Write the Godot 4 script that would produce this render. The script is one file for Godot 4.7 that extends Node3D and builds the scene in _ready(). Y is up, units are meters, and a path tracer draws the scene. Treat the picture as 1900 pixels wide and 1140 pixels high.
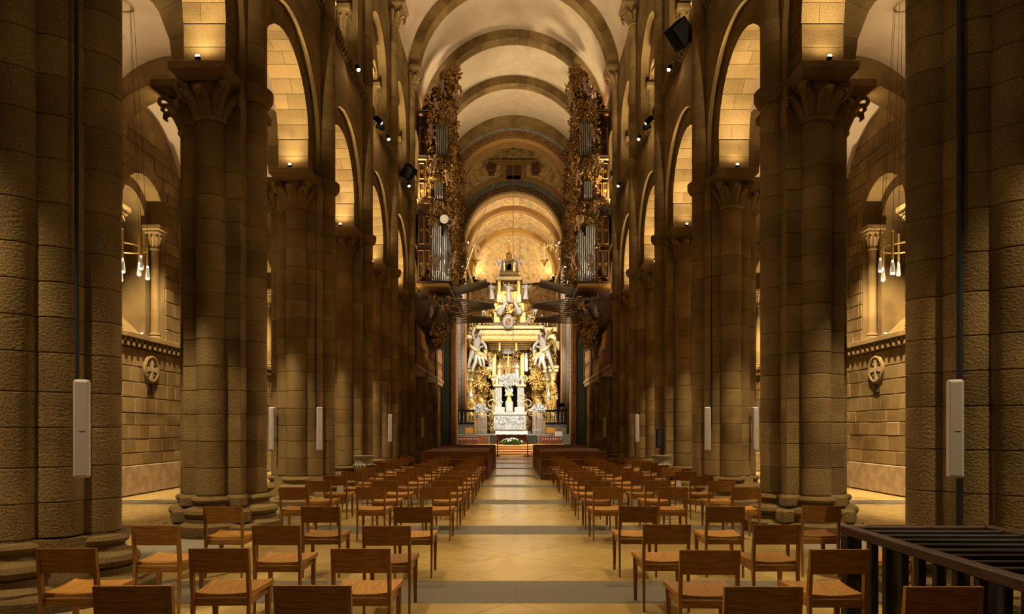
extends Node3D
# A Romanesque granite nave at night, looking from the west door to a gilded high altar.
# Depth D is counted forwards from the camera (world z = -D).

const EYE := 1.65
const FOCAL := 1280.0        # in pixels of the 1900 x 1140 frame
const BAY := 4.18
const FIRST_PIER := 6.9
const ROW_X := 4.65          # axis of the pier rows
const WALL_X := 4.2          # nave face of the arcade wall
const AISLE_X := 9.3         # face of the aisle walls

var rng := RandomNumberGenerator.new()
var M := {}
var taken := {}
var mesh_cache := {}


# ---------------------------------------------------------------- mesh builder
class MB:
	var v := PackedVector3Array()
	var n := PackedVector3Array()
	var ix := PackedInt32Array()
	var t := Transform3D.IDENTITY

	func quadn(a: Vector3, b: Vector3, c: Vector3, d: Vector3, na: Vector3, nb: Vector3, nc: Vector3, nd: Vector3) -> void:
		a = t * a; b = t * b; c = t * c; d = t * d
		var bs := t.basis
		na = (bs * na).normalized(); nb = (bs * nb).normalized(); nc = (bs * nc).normalized(); nd = (bs * nd).normalized()
		var k := v.size()
		v.append(a); v.append(b); v.append(c); v.append(d)
		n.append(na); n.append(nb); n.append(nc); n.append(nd)
		var f := (b - a).cross(c - a) + (c - a).cross(d - a)
		if f.dot(na + nb + nc + nd) > 0.0:
			ix.append(k); ix.append(k + 2); ix.append(k + 1); ix.append(k); ix.append(k + 3); ix.append(k + 2)
		else:
			ix.append(k); ix.append(k + 1); ix.append(k + 2); ix.append(k); ix.append(k + 2); ix.append(k + 3)

	func quad(a: Vector3, b: Vector3, c: Vector3, d: Vector3, out: Vector3) -> void:
		var f := (b - a).cross(c - a) + (c - a).cross(d - a)
		if f.length_squared() < 1e-16:
			return
		f = f.normalized()
		if f.dot(out) < 0.0:
			f = -f
		quadn(a, b, c, d, f, f, f, f)

	func tri(a: Vector3, b: Vector3, c: Vector3, out: Vector3) -> void:
		var f := (b - a).cross(c - a)
		if f.length_squared() < 1e-16:
			return
		f = f.normalized()
		if f.dot(out) < 0.0:
			f = -f
		a = t * a; b = t * b; c = t * c
		var w := (t.basis * f).normalized()
		var k := v.size()
		v.append(a); v.append(b); v.append(c)
		n.append(w); n.append(w); n.append(w)
		if (b - a).cross(c - a).dot(w) > 0.0:
			ix.append(k); ix.append(k + 2); ix.append(k + 1)
		else:
			ix.append(k); ix.append(k + 1); ix.append(k + 2)

	# eight corners: 0-3 one end in order, 4-7 the other end in the same order
	func hexa(p: Array) -> void:
		var c := Vector3.ZERO
		for q: Vector3 in p:
			c += q / 8.0
		for f in [[0, 1, 2, 3], [4, 5, 6, 7], [0, 1, 5, 4], [1, 2, 6, 5], [2, 3, 7, 6], [3, 0, 4, 7]]:
			var a: Vector3 = p[f[0]]; var b: Vector3 = p[f[1]]; var e: Vector3 = p[f[2]]; var g: Vector3 = p[f[3]]
			quad(a, b, e, g, (a + b + e + g) / 4.0 - c)

	func box(lo: Vector3, hi: Vector3) -> void:
		hexa([lo, Vector3(hi.x, lo.y, lo.z), Vector3(hi.x, hi.y, lo.z), Vector3(lo.x, hi.y, lo.z),
			Vector3(lo.x, lo.y, hi.z), Vector3(hi.x, lo.y, hi.z), hi, Vector3(lo.x, hi.y, hi.z)])

	# box with chamfered edges
	func cbox(lo: Vector3, hi: Vector3, b: float) -> void:
		var c := (lo + hi) / 2.0
		var h := (hi - lo) / 2.0
		b = minf(b, minf(h.x, minf(h.y, h.z)) * 0.9)
		for ax in 3:
			var u := (ax + 1) % 3
			var w := (ax + 2) % 3
			for s in [-1.0, 1.0]:
				var q := []
				for k in [[-1, -1], [1, -1], [1, 1], [-1, 1]]:
					var p := Vector3.ZERO
					p[ax] = s * h[ax]; p[u] = k[0] * (h[u] - b); p[w] = k[1] * (h[w] - b)
					q.append(c + p)
				var o := Vector3.ZERO
				o[ax] = s
				quad(q[0], q[1], q[2], q[3], o)
			for s1 in [-1.0, 1.0]:
				for s2 in [-1.0, 1.0]:
					var a1 := Vector3.ZERO; var a2 := Vector3.ZERO
					a1[u] = s1 * h[u]; a1[w] = s2 * (h[w] - b); a1[ax] = h[ax] - b
					a2[u] = s1 * (h[u] - b); a2[w] = s2 * h[w]; a2[ax] = h[ax] - b
					var b1 := a1; var b2 := a2
					b1[ax] = -a1[ax]; b2[ax] = -a2[ax]
					var o2 := Vector3.ZERO
					o2[u] = s1; o2[w] = s2
					quad(c + a1, c + a2, c + b2, c + b1, o2)
		for sx in [-1.0, 1.0]:
			for sy in [-1.0, 1.0]:
				for sz in [-1.0, 1.0]:
					tri(c + Vector3(sx * h.x, sy * (h.y - b), sz * (h.z - b)), c + Vector3(sx * (h.x - b), sy * h.y, sz * (h.z - b)),
						c + Vector3(sx * (h.x - b), sy * (h.y - b), sz * h.z), Vector3(sx, sy, sz))

	# profile of (radius, height), bottom to top; angle 0 is +x, PI/2 is +z
	func lathe(p: Array, seg: int, a0 := 0.0, a1 := TAU, crease := 0.6) -> void:
		var m := p.size() - 1
		var ns := []
		for k in m:
			var e: Vector2 = p[k + 1] - p[k]
			ns.append(Vector2(e.y, -e.x).normalized())
		for k in m:
			var lo: Vector2 = ns[k]; var hi: Vector2 = ns[k]
			if k > 0 and absf(lo.angle_to(ns[k - 1])) < crease:
				lo = (lo + ns[k - 1]).normalized()
			if k < m - 1 and absf(hi.angle_to(ns[k + 1])) < crease:
				hi = (hi + ns[k + 1]).normalized()
			for s in seg:
				var b0 := a0 + (a1 - a0) * s / seg
				var b1 := a0 + (a1 - a0) * (s + 1) / seg
				var d0 := Vector2(cos(b0), sin(b0)); var d1 := Vector2(cos(b1), sin(b1))
				var q0: Vector2 = p[k]; var q1: Vector2 = p[k + 1]
				quadn(Vector3(q0.x * d0.x, q0.y, q0.x * d0.y), Vector3(q0.x * d1.x, q0.y, q0.x * d1.y),
					Vector3(q1.x * d1.x, q1.y, q1.x * d1.y), Vector3(q1.x * d0.x, q1.y, q1.x * d0.y),
					Vector3(lo.x * d0.x, lo.y, lo.x * d0.y), Vector3(lo.x * d1.x, lo.y, lo.x * d1.y),
					Vector3(hi.x * d1.x, hi.y, hi.x * d1.y), Vector3(hi.x * d0.x, hi.y, hi.x * d0.y))

	# swept ellipse: half widths along "side" and across it
	func sweep(path: Array, wide: Array, thick: Array, side: Vector3, seg := 6, caps := true) -> void:
		var rings := []
		var norms := []
		for k in path.size():
			var d: Vector3 = (path[mini(k + 1, path.size() - 1)] - path[maxi(k - 1, 0)]).normalized()
			var u := (side - d * side.dot(d))
			if u.length() < 0.01:
				u = d.cross(Vector3(0.3, 0.9, 0.2))
			u = u.normalized()
			var w := d.cross(u).normalized()
			var r := []
			var m := []
			for s in seg:
				var a := TAU * s / seg
				r.append(path[k] + u * cos(a) * wide[k] + w * sin(a) * thick[k])
				m.append((u * cos(a) * thick[k] + w * sin(a) * wide[k]).normalized())
			rings.append(r); norms.append(m)
		for k in path.size() - 1:
			for s in seg:
				var s1 := (s + 1) % seg
				quadn(rings[k][s], rings[k][s1], rings[k + 1][s1], rings[k + 1][s], norms[k][s], norms[k][s1], norms[k + 1][s1], norms[k + 1][s])
		if caps:
			for e in [0, path.size() - 1]:
				var o: Vector3 = path[e] - path[1 if e == 0 else e - 1]
				for s in range(1, seg - 1):
					tri(rings[e][0], rings[e][s], rings[e][s + 1], o)

	func tube(path: Array, r0: float, r1 := -1.0, seg := 6) -> void:
		if r1 < 0.0:
			r1 = r0
		var w := []
		for k in path.size():
			w.append(lerpf(r0, r1, float(k) / (path.size() - 1)))
		var d: Vector3 = path[path.size() - 1] - path[0]
		var side := Vector3.UP if absf(d.normalized().y) < 0.8 else Vector3.RIGHT
		sweep(path, w, w, side, seg)

	func ball(c: Vector3, r: Vector3, seg := 8, rings := 6) -> void:
		for k in rings:
			var t0 := PI * k / rings; var t1 := PI * (k + 1) / rings
			for s in seg:
				var a0 := TAU * s / seg; var a1 := TAU * (s + 1) / seg
				var q := []
				for e in [[t0, a0], [t0, a1], [t1, a1], [t1, a0]]:
					q.append(Vector3(sin(e[0]) * cos(e[1]), cos(e[0]), sin(e[0]) * sin(e[1])))
				quadn(c + q[0] * r, c + q[1] * r, c + q[2] * r, c + q[3] * r, q[0] / r, q[1] / r, q[2] / r, q[3] / r)

	# polygon in (along, height) extruded from x0 to x1
	func slab(poly: PackedVector2Array, x0: float, x1: float, sides := true) -> void:
		var tr := Geometry2D.triangulate_polygon(poly)
		for k in range(0, tr.size(), 3):
			var a := poly[tr[k]]; var b := poly[tr[k + 1]]; var c := poly[tr[k + 2]]
			tri(Vector3(x0, a.y, a.x), Vector3(x0, b.y, b.x), Vector3(x0, c.y, c.x), Vector3(x0 - x1, 0, 0))
			tri(Vector3(x1, a.y, a.x), Vector3(x1, b.y, b.x), Vector3(x1, c.y, c.x), Vector3(x1 - x0, 0, 0))
		if sides:
			var cw := Geometry2D.is_polygon_clockwise(poly)
			for k in poly.size():
				var a := poly[k]; var b := poly[(k + 1) % poly.size()]
				var o := Vector3(0, -(b.x - a.x), b.y - a.y) * (-1.0 if cw else 1.0)
				quad(Vector3(x0, a.y, a.x), Vector3(x0, b.y, b.x), Vector3(x1, b.y, b.x), Vector3(x1, a.y, a.x), o)

	func done() -> ArrayMesh:
		var a := []
		a.resize(Mesh.ARRAY_MAX)
		a[Mesh.ARRAY_VERTEX] = v
		a[Mesh.ARRAY_NORMAL] = n
		a[Mesh.ARRAY_INDEX] = ix
		var m := ArrayMesh.new()
		m.add_surface_from_arrays(Mesh.PRIMITIVE_TRIANGLES, a)
		return m


# ---------------------------------------------------------------- nodes
func numbered(called: String) -> String:
	if not taken.has(called):
		taken[called] = 0
		return called
	taken[called] += 1
	return "%s_%03d" % [called, taken[called]]

func thing(called: String, label: String, category: String, group := "", at := Vector3.ZERO, turn := 0.0) -> Node3D:
	var o := Node3D.new()
	o.name = numbered(called)
	add_child(o)
	o.position = at
	o.rotation.y = turn
	o.set_meta("label", label)
	o.set_meta("category", category)
	if group:
		o.set_meta("group", group)
	return o

func structure(called: String, label := "", category := "") -> Node3D:
	var o := Node3D.new()
	o.name = numbered(called)
	add_child(o)
	o.set_meta("kind", "structure")
	if label:
		o.set_meta("label", label)
	if category:
		o.set_meta("category", category)
	return o

func part(parent: Node3D, called: String, mesh: Mesh, mat: Material, at := Vector3.ZERO, basis := Basis.IDENTITY) -> MeshInstance3D:
	var o := MeshInstance3D.new()
	o.name = called
	o.mesh = mesh
	o.material_override = mat
	o.transform = Transform3D(basis, at)
	parent.add_child(o, true)
	return o

func node_part(parent: Node3D, called: String, at := Vector3.ZERO, turn := 0.0) -> Node3D:
	var o := Node3D.new()
	o.name = called
	o.position = at
	o.rotation.y = turn
	parent.add_child(o, true)
	return o

func copy_of(src: Node3D, label: String, at: Vector3, turn := 0.0) -> Node3D:
	var c: Node3D = src.duplicate()
	c.name = numbered(String(src.name))
	add_child(c)
	c.position = at
	c.rotation.y = turn
	c.set_meta("label", label)
	return c

func scatter(parent: Node3D, called: String, mesh: Mesh, mat: Material, places: Array) -> MultiMeshInstance3D:
	var mm := MultiMesh.new()
	mm.transform_format = MultiMesh.TRANSFORM_3D
	mm.mesh = mesh
	mm.instance_count = places.size()
	for k in places.size():
		mm.set_instance_transform(k, places[k])
	var o := MultiMeshInstance3D.new()
	o.name = called
	o.multimesh = mm
	o.material_override = mat
	o.set_meta("kind", "stuff")
	parent.add_child(o, true)
	return o

# a point of the building found by its bearing from the survey station (the camera) and its measured depth d
func sighted(x: float, y: float, d: float) -> Vector3:
	return Vector3((x - 953.0) * d / FOCAL, EYE + (794.0 - y) * d / FOCAL, -d)

func pick(a: Array) -> Variant:
	return a[rng.randi() % a.size()]

func ordinal(k: int) -> String:
	return ["first", "second", "third", "fourth", "fifth", "sixth", "seventh", "eighth", "ninth", "tenth", "eleventh", "twelfth", "thirteenth", "fourteenth", "fifteenth", "sixteenth", "seventeenth", "eighteenth"][k]

func side_word(s: float) -> String:
	return "left" if s < 0.0 else "right"


# ---------------------------------------------------------------- materials
func noise_tex(freq: float, colors: Array, offs: Array, octaves := 4, kind := FastNoiseLite.TYPE_SIMPLEX_SMOOTH, seed_ := 1, size := 512, warp := 0.0) -> NoiseTexture2D:
	var f := FastNoiseLite.new()
	f.noise_type = kind
	f.frequency = freq
	f.seed = seed_
	f.fractal_type = FastNoiseLite.FRACTAL_FBM
	f.fractal_octaves = octaves
	if warp > 0.0:
		f.domain_warp_enabled = true
		f.domain_warp_amplitude = warp
		f.domain_warp_frequency = freq * 0.7
	var x := NoiseTexture2D.new()
	x.width = size
	x.height = size
	x.seamless = true
	x.noise = f
	var g := Gradient.new()
	g.colors = PackedColorArray(colors)
	g.offsets = PackedFloat32Array(offs)
	x.color_ramp = g
	return x

func grey(v: float) -> Color:
	return Color(v, v, v)

func mat(called: String, c: Color, rough: float, metal := 0.0) -> StandardMaterial3D:
	var m := StandardMaterial3D.new()
	m.resource_name = called
	m.albedo_color = c
	m.roughness = rough
	m.metallic = metal
	M[called] = m
	return m

func world_tex(m: StandardMaterial3D, tex: Texture2D, scale: float) -> void:
	m.albedo_texture = tex
	m.uv1_triplanar = true
	m.uv1_world_triplanar = true
	m.uv1_scale = Vector3.ONE * scale

func make_materials() -> void:
	var grain := noise_tex(0.12, [grey(0.60), grey(0.83), grey(1.0)], [0.22, 0.5, 0.75], 3, FastNoiseLite.TYPE_SIMPLEX_SMOOTH, 3)
	var patch := noise_tex(0.006, [Color(0.80, 0.785, 0.77), Color(0.94, 0.935, 0.93), Color(1, 1, 1)], [0.25, 0.5, 0.75], 4, FastNoiseLite.TYPE_SIMPLEX_SMOOTH, 9)
	var rough_h := noise_tex(0.05, [grey(0.0), grey(1.0)], [0.2, 0.8], 4, FastNoiseLite.TYPE_SIMPLEX_SMOOTH, 21)
	var k := 0
	for c in [Color(0.615, 0.50, 0.315), Color(0.58, 0.47, 0.29), Color(0.65, 0.53, 0.34), Color(0.555, 0.445, 0.27)]:
		var m := mat("granite%d" % k, c, 0.88)
		world_tex(m, grain, 1.1)
		m.uv1_offset = Vector3(0.31 * k, 0.17 * k, 0.53 * k)
		m.heightmap_enabled = true
		m.heightmap_texture = rough_h
		m.heightmap_scale = 0.5
		m.metallic_specular = 0.3
		m.detail_enabled = true
		m.detail_albedo = patch
		m.detail_blend_mode = BaseMaterial3D.BLEND_MODE_MUL
		m.detail_uv_layer = BaseMaterial3D.DETAIL_UV_2
		m.uv2_triplanar = true
		m.uv2_world_triplanar = true
		m.uv2_scale = Vector3.ONE * 0.23
		# the same stone for the far parts, without the fine relief
		var f := mat("granite_far%d" % k, c, 0.88)
		world_tex(f, grain, 1.1)
		f.uv1_offset = m.uv1_offset
		f.metallic_specular = 0.3
		f.detail_enabled = true
		f.detail_albedo = patch
		f.detail_blend_mode = BaseMaterial3D.BLEND_MODE_MUL
		f.detail_uv_layer = BaseMaterial3D.DETAIL_UV_2
		f.uv2_triplanar = true
		f.uv2_world_triplanar = true
		f.uv2_scale = Vector3.ONE * 0.23
		k += 1
	var mo := mat("mortar", Color(0.46, 0.375, 0.27), 0.95)
	world_tex(mo, grain, 1.7)
	var pl := mat("plaster", Color(0.73, 0.645, 0.545), 0.93)
	world_tex(pl, noise_tex(0.008, [Color(0.96, 0.955, 0.95), Color(1, 1, 1)], [0.3, 0.7], 5, FastNoiseLite.TYPE_SIMPLEX_SMOOTH, 5), 0.3)
	var panel := mat("smooth_panel", Color(0.62, 0.52, 0.385), 0.8)
	world_tex(panel, noise_tex(0.01, [Color(0.86, 0.85, 0.84), Color(1, 1, 1)], [0.3, 0.7], 5, FastNoiseLite.TYPE_SIMPLEX_SMOOTH, 6), 0.6)
	# floors
	var veins := noise_tex(0.005, [Color(0.94, 0.92, 0.88), Color(1, 1, 1), Color(0.97, 0.96, 0.93), Color(1, 1, 1)], [0.3, 0.45, 0.52, 0.7], 6, FastNoiseLite.TYPE_SIMPLEX_SMOOTH, 14, 512, 30.0)
	k = 0
	for c in [Color(0.70, 0.59, 0.375), Color(0.69, 0.58, 0.365), Color(0.71, 0.60, 0.385)]:
		var m := mat("marble%d" % k, c, 0.2)
		world_tex(m, veins, 0.45)
		m.uv1_offset = Vector3(0.37 * k, 0.0, 0.61 * k)
		m.metallic_specular = 0.5
		m.roughness_texture = noise_tex(0.012, [grey(0.90), grey(1.0)], [0.3, 0.7], 4, FastNoiseLite.TYPE_SIMPLEX_SMOOTH, 15) if k == 0 else M["marble0"].roughness_texture
		k += 1
	var speck := noise_tex(0.16, [grey(0.7), grey(1.0)], [0.35, 0.6], 3, FastNoiseLite.TYPE_SIMPLEX_SMOOTH, 31)
	k = 0
	for c in [Color(0.44, 0.39, 0.315), Color(0.415, 0.37, 0.30), Color(0.58, 0.53, 0.45)]:
		var m := mat("grey_slab%d" % k, c, 0.5)
		world_tex(m, speck, 1.0)
		k += 1
	# wood, grain along x, y or z of the piece itself
	var wood := noise_tex(0.02, [Color(0.78, 0.73, 0.68), Color(0.92, 0.89, 0.85), Color(1, 1, 1)], [0.25, 0.5, 0.75], 4, FastNoiseLite.TYPE_SIMPLEX_SMOOTH, 41)
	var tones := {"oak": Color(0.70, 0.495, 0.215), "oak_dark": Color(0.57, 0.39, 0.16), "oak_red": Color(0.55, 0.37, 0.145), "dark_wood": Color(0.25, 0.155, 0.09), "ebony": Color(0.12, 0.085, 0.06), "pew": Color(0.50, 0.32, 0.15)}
	for tone: String in tones:
		for ax in 3:
			var m := mat(tone + "_" + "xyz"[ax], tones[tone], 0.6 if tone in ["dark_wood", "ebony"] else 0.42)
			m.albedo_texture = wood
			m.uv1_triplanar = true
			var s := Vector3.ONE * 5.5
			s[ax] = 0.35
			m.uv1_scale = s
			m.metallic_specular = 0.4
	# metals and stones of the chancel
	var leaf := noise_tex(0.03, [Color(0.78, 0.72, 0.62), Color(0.94, 0.92, 0.88), Color(1, 1, 1)], [0.2, 0.45, 0.7], 4, FastNoiseLite.TYPE_SIMPLEX_SMOOTH, 51)
	var go := mat("gold", Color(0.80, 0.65, 0.36), 0.36, 0.4)
	world_tex(go, leaf, 1.0)
	var go2 := mat("old_gold", Color(0.55, 0.41, 0.19), 0.42, 0.4)
	world_tex(go2, leaf, 1.0)
	var go3 := mat("pale_gold", Color(0.84, 0.75, 0.53), 0.42, 0.3)
	world_tex(go3, leaf, 0.8)
	world_tex(mat("organ_gold", Color(0.66, 0.51, 0.27), 0.26, 0.7), leaf, 1.0)
	mat("silver", Color(0.78, 0.77, 0.75), 0.3, 0.45)
	mat("pipe_tin", Color(0.66, 0.66, 0.67), 0.32, 0.9)
	mat("white_stone", Color(0.66, 0.63, 0.585), 0.55)
	mat("flesh_paint", Color(0.52, 0.40, 0.32), 0.5)
	mat("robe_paint", Color(0.36, 0.20, 0.12), 0.6)
	var paint := noise_tex(0.012, [Color(0.62, 0.58, 0.52), Color(0.82, 0.70, 0.48), Color(0.90, 0.84, 0.70), Color(0.70, 0.69, 0.67)], [0.28, 0.45, 0.6, 0.75], 5, FastNoiseLite.TYPE_SIMPLEX_SMOOTH, 61, 512, 40.0)
	world_tex(mat("painted_vault", Color(0.86, 0.76, 0.58), 0.7), paint, 0.28)
	world_tex(mat("ochre_paint", Color(0.60, 0.45, 0.23), 0.6), leaf, 0.7)
	world_tex(mat("brown_paint", Color(0.40, 0.27, 0.14), 0.6), leaf, 0.7)
	var mar := noise_tex(0.012, [Color(0.6, 0.6, 0.6), Color(1, 1, 1), Color(0.72, 0.70, 0.68)], [0.3, 0.5, 0.7], 5, FastNoiseLite.TYPE_SIMPLEX_SMOOTH, 71, 512, 60.0)
	world_tex(mat("grey_marble", Color(0.50, 0.49, 0.46), 0.45), mar, 0.7)
	world_tex(mat("green_marble", Color(0.20, 0.22, 0.18), 0.4), mar, 0.8)
	world_tex(mat("red_marble", Color(0.46, 0.29, 0.17), 0.4), mar, 0.8)
	mat("dark_iron", Color(0.10, 0.09, 0.08), 0.5, 0.4)
	mat("worn_iron", Color(0.36, 0.29, 0.22), 0.5, 0.2)
	mat("trumpet_metal", Color(0.50, 0.46, 0.41), 0.4, 0.6)
	mat("black_box", Color(0.025, 0.024, 0.024), 0.85).metallic_specular = 0.15
	mat("cable_black", Color(0.03, 0.03, 0.03), 0.7)
	mat("speaker_white", Color(0.72, 0.67, 0.64), 0.5)
	mat("speaker_grille", Color(0.64, 0.595, 0.57), 0.7)
	mat("brass", Color(0.74, 0.60, 0.33), 0.3, 0.85)
	var gl := mat("clear_glass", Color(1, 1, 1, 0.12), 0.05)
	gl.transparency = BaseMaterial3D.TRANSPARENCY_ALPHA
	mat("linen", Color(0.93, 0.91, 0.88), 0.8)
	mat("card_white", Color(0.88, 0.87, 0.85), 0.7)
	mat("leaf_green", Color(0.22, 0.36, 0.10), 0.6)
	mat("petal_white", Color(0.93, 0.92, 0.86), 0.6)
	mat("rope_tan", Color(0.55, 0.42, 0.27), 0.9)
	mat("carpet_red", Color(0.36, 0.19, 0.15), 0.9)
	mat("step_wood", Color(0.72, 0.50, 0.22), 0.45)
	for e in [["lamp_glow", Color(1.0, 0.86, 0.64), 30.0], ["glass_glow", Color(1.0, 0.90, 0.74), 7.0]]:
		var m := mat(e[0], Color(1, 0.95, 0.85), 0.4)
		m.emission_enabled = true
		m.emission = e[1]
		m.emission_energy_multiplier = e[2]

var near_stone := false

func stone() -> Material:
	var r := rng.randf()
	return M[("granite" if near_stone else "granite_far") + ("0" if r < 0.38 else "1" if r < 0.65 else "2" if r < 0.85 else "3")]


# ---------------------------------------------------------------- lamps
const WARM := Color(1.0, 0.91, 0.725)

func spot(parent: Node3D, at: Vector3, to: Vector3, energy: float, angle: float, size := 0.05, blend := 0.5, color := WARM) -> SpotLight3D:
	var l := SpotLight3D.new()
	l.name = "spot"
	parent.add_child(l, true)
	var d := (to - at).normalized()
	l.position = at
	l.basis = Basis.looking_at(d, Vector3.UP if absf(d.y) < 0.98 else Vector3.RIGHT)
	l.light_color = color
	l.light_energy = energy
	l.spot_angle = angle
	l.spot_angle_attenuation = blend
	l.spot_range = 60.0
	l.spot_attenuation = 2.0
	l.light_size = size
	l.shadow_enabled = true
	return l

# a small black can with a glowing lens, its light just before the lens; "at" is the lens, in world axes
func spot_lamp(called: String, label: String, group: String, at: Vector3, to: Vector3, energy: float, angle: float, radius := 0.05, blend := 0.5, color := WARM) -> Node3D:
	var o := thing(called, label, "lamp", group, at)
	var d := (to - at).normalized()
	var bs := Basis.looking_at(d, Vector3.UP if absf(d.y) < 0.98 else Vector3.RIGHT) * Basis(Vector3.RIGHT, -PI / 2.0)
	if not mesh_cache.has("can%f" % radius):
		var mb := MB.new()
		var deep := -1.3 * radius if radius < 0.04 else -3.0 * radius
		mb.lathe([Vector2(0.0, deep - 0.15 * radius), Vector2(radius * 0.9, deep - 0.15 * radius), Vector2(radius * 1.15, deep), Vector2(radius * 1.15, 0.1 * radius), Vector2(radius * 0.95, 0.1 * radius), Vector2(radius * 0.95, -0.2 * radius)], 12)
		mesh_cache["can%f" % radius] = mb.done()
		var ml := MB.new()
		ml.lathe([Vector2(radius * 0.93, -0.12 * radius), Vector2(radius * 0.85, 0.3 * radius), Vector2(radius * 0.5, 0.65 * radius), Vector2(0.0, 0.78 * radius)], 12)
		mesh_cache["lens%f" % radius] = ml.done()
	part(o, "lamp_housing", mesh_cache["can%f" % radius], M["black_box"], Vector3.ZERO, bs)
	part(o, "lamp_lens", mesh_cache["lens%f" % radius], M["lamp_glow"], Vector3.ZERO, bs)
	spot(o, d * radius * 1.1, d * 2.0, energy, angle, radius * 0.8, blend, color)
	return o

func _ready() -> void:
	rng.seed = 20240607
	# camera: level, at eye height, lens shifted up
	var cam := Camera3D.new()
	cam.name = "camera"
	cam.projection = Camera3D.PROJECTION_FRUSTUM
	cam.keep_aspect = Camera3D.KEEP_HEIGHT
	cam.near = 0.1
	cam.far = 200.0
	cam.size = 0.1 * 1140.0 / FOCAL
	cam.frustum_offset = Vector2((950.0 - 953.0) / FOCAL, (794.0 - 570.0) / FOCAL) * 0.1
	cam.position = Vector3(0, EYE, 0)
	cam.current = true
	add_child(cam)
	var we := WorldEnvironment.new()
	we.name = "surroundings"
	var env := Environment.new()
	env.background_mode = Environment.BG_COLOR
	env.background_color = Color(0.01, 0.01, 0.014)
	env.tonemap_mode = Environment.TONE_MAPPER_LINEAR
	env.tonemap_exposure = 3.6
	env.sdfgi_enabled = true
	env.ssao_enabled = true
	env.ssil_enabled = true
	we.environment = env
	add_child(we)

	make_materials()
	build_floor()
	build_piers()
	build_nave_walls()
	build_nave_vault()
	build_aisles()
	build_shell()
	build_crossing()
	build_nave_lamps()
	build_chancel()
	build_organs()
	build_altar()
	build_seats()
	build_fittings()

# ---------------------------------------------------------------- floor
func pier_d(k: int) -> float:
	return FIRST_PIER + BAY * k

func flat_piece(poly: PackedVector2Array, thick: float) -> ArrayMesh:
	var mb := MB.new()
	mb.t = Transform3D(Basis(Vector3(0, 1, 0), Vector3(0, 0, 1), Vector3(1, 0, 0)), Vector3.ZERO)
	mb.slab(poly, -thick, 0.0)
	return mb.done()

func rect(x0: float, z0: float, x1: float, z1: float) -> PackedVector2Array:
	return PackedVector2Array([Vector2(x0, z0), Vector2(x1, z0), Vector2(x1, z1), Vector2(x0, z1)])

func build_floor() -> void:
	var fl := structure("floor", "polished beige marble floor crossed by grey granite bands", "floor")
	var mb := MB.new()
	mb.box(Vector3(-11.0, -0.4, -66.0), Vector3(11.0, -0.008, 9.0))
	part(fl, "floor_bed", mb.done(), M["mortar"])
	var marbles := [M["marble0"], M["marble1"], M["marble2"]]
	for k in range(-3, 8):
		var c := -pier_d(k) - 0.05
		var x := -9.28
		# grey band between the piers
		for cut in [[-9.28, -7.2], [-7.2, -5.3], [-5.3, -4.0], [-4.0, -2.0], [-2.0, 0.03], [0.03, 2.0], [2.0, 4.0], [4.0, 5.3], [5.3, 7.2], [7.2, 9.28]]:
			part(fl, "granite_slab", flat_piece(rect(cut[0] + 0.003, c - 0.47, cut[1] - 0.003, c + 0.47), 0.05), M["grey_slab%d" % (rng.randi() % 2)])
		var z0 := c - 0.473
		var z1 := c - BAY + 0.473
		# grey strips along the pier rows
		for s in [-1.0, 1.0]:
			part(fl, "granite_slab", flat_piece(rect(minf(s * 3.95, s * 5.3), (z0 + z1) / 2.0 + 0.003, maxf(s * 3.95, s * 5.3), z0 - 0.003), 0.05), M["grey_slab2"])
			part(fl, "granite_slab", flat_piece(rect(minf(s * 3.95, s * 5.3), z1 + 0.003, maxf(s * 3.95, s * 5.3), (z0 + z1) / 2.0 - 0.003), 0.05), M["grey_slab2"])
			var aisle_cuts := [5.3, 7.3, 9.28]
			for q in 2:
				for h in 2:
					var za := lerpf(z1, z0, h / 2.0) + 0.003
					var zb := lerpf(z1, z0, (h + 1) / 2.0) - 0.003
					part(fl, "aisle_slab", flat_piece(rect(minf(s * aisle_cuts[q], s * aisle_cuts[q + 1]) + 0.003, za, maxf(s * aisle_cuts[q], s * aisle_cuts[q + 1]) - 0.003, zb), 0.05), pick(marbles))
		# lozenge slabs of the nave field
		var field := rect(-3.947, z1, 3.947, z0)
		var half := 0.86
		var row := 0
		var zz := z1 - half
		while zz < z0 + half:
			var xx := -5.16 + (half if row % 2 else 0.0)
			while xx < 5.2:
				var loz := PackedVector2Array([Vector2(xx - half, zz), Vector2(xx, zz - half), Vector2(xx + half, zz), Vector2(xx, zz + half)])
				for piece in Geometry2D.intersect_polygons(loz, field):
					for small in Geometry2D.offset_polygon(piece, -0.0025):
						if small.size() > 2:
							part(fl, "marble_slab", flat_piece(small, 0.05), pick(marbles))
				xx += half * 2.0
			zz += half
			row += 1
	# plain slabs of the crossing and the transepts
	for q in 6:
		for h in 3:
			part(fl, "crossing_slab", flat_piece(rect(-9.3 + q * 3.1 + 0.003, -40.0 - (h + 1) * 3.2 + 0.003, -9.3 + (q + 1) * 3.1 - 0.003, -40.0 - h * 3.2 - 0.003), 0.05), pick(marbles))


# ---------------------------------------------------------------- piers
const SHAFT_R := 0.22
const CORE := 0.45

func drum(h: float) -> ArrayMesh:
	var key := "drum%.3f" % h
	if not mesh_cache.has(key):
		var mb := MB.new()
		var b := 0.011
		mb.lathe([Vector2(SHAFT_R - b, 0.0), Vector2(SHAFT_R, b), Vector2(SHAFT_R, h - b), Vector2(SHAFT_R - b, h)], 14, -1.85, 1.85)
		mesh_cache[key] = mb.done()
	return mesh_cache[key]

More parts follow.
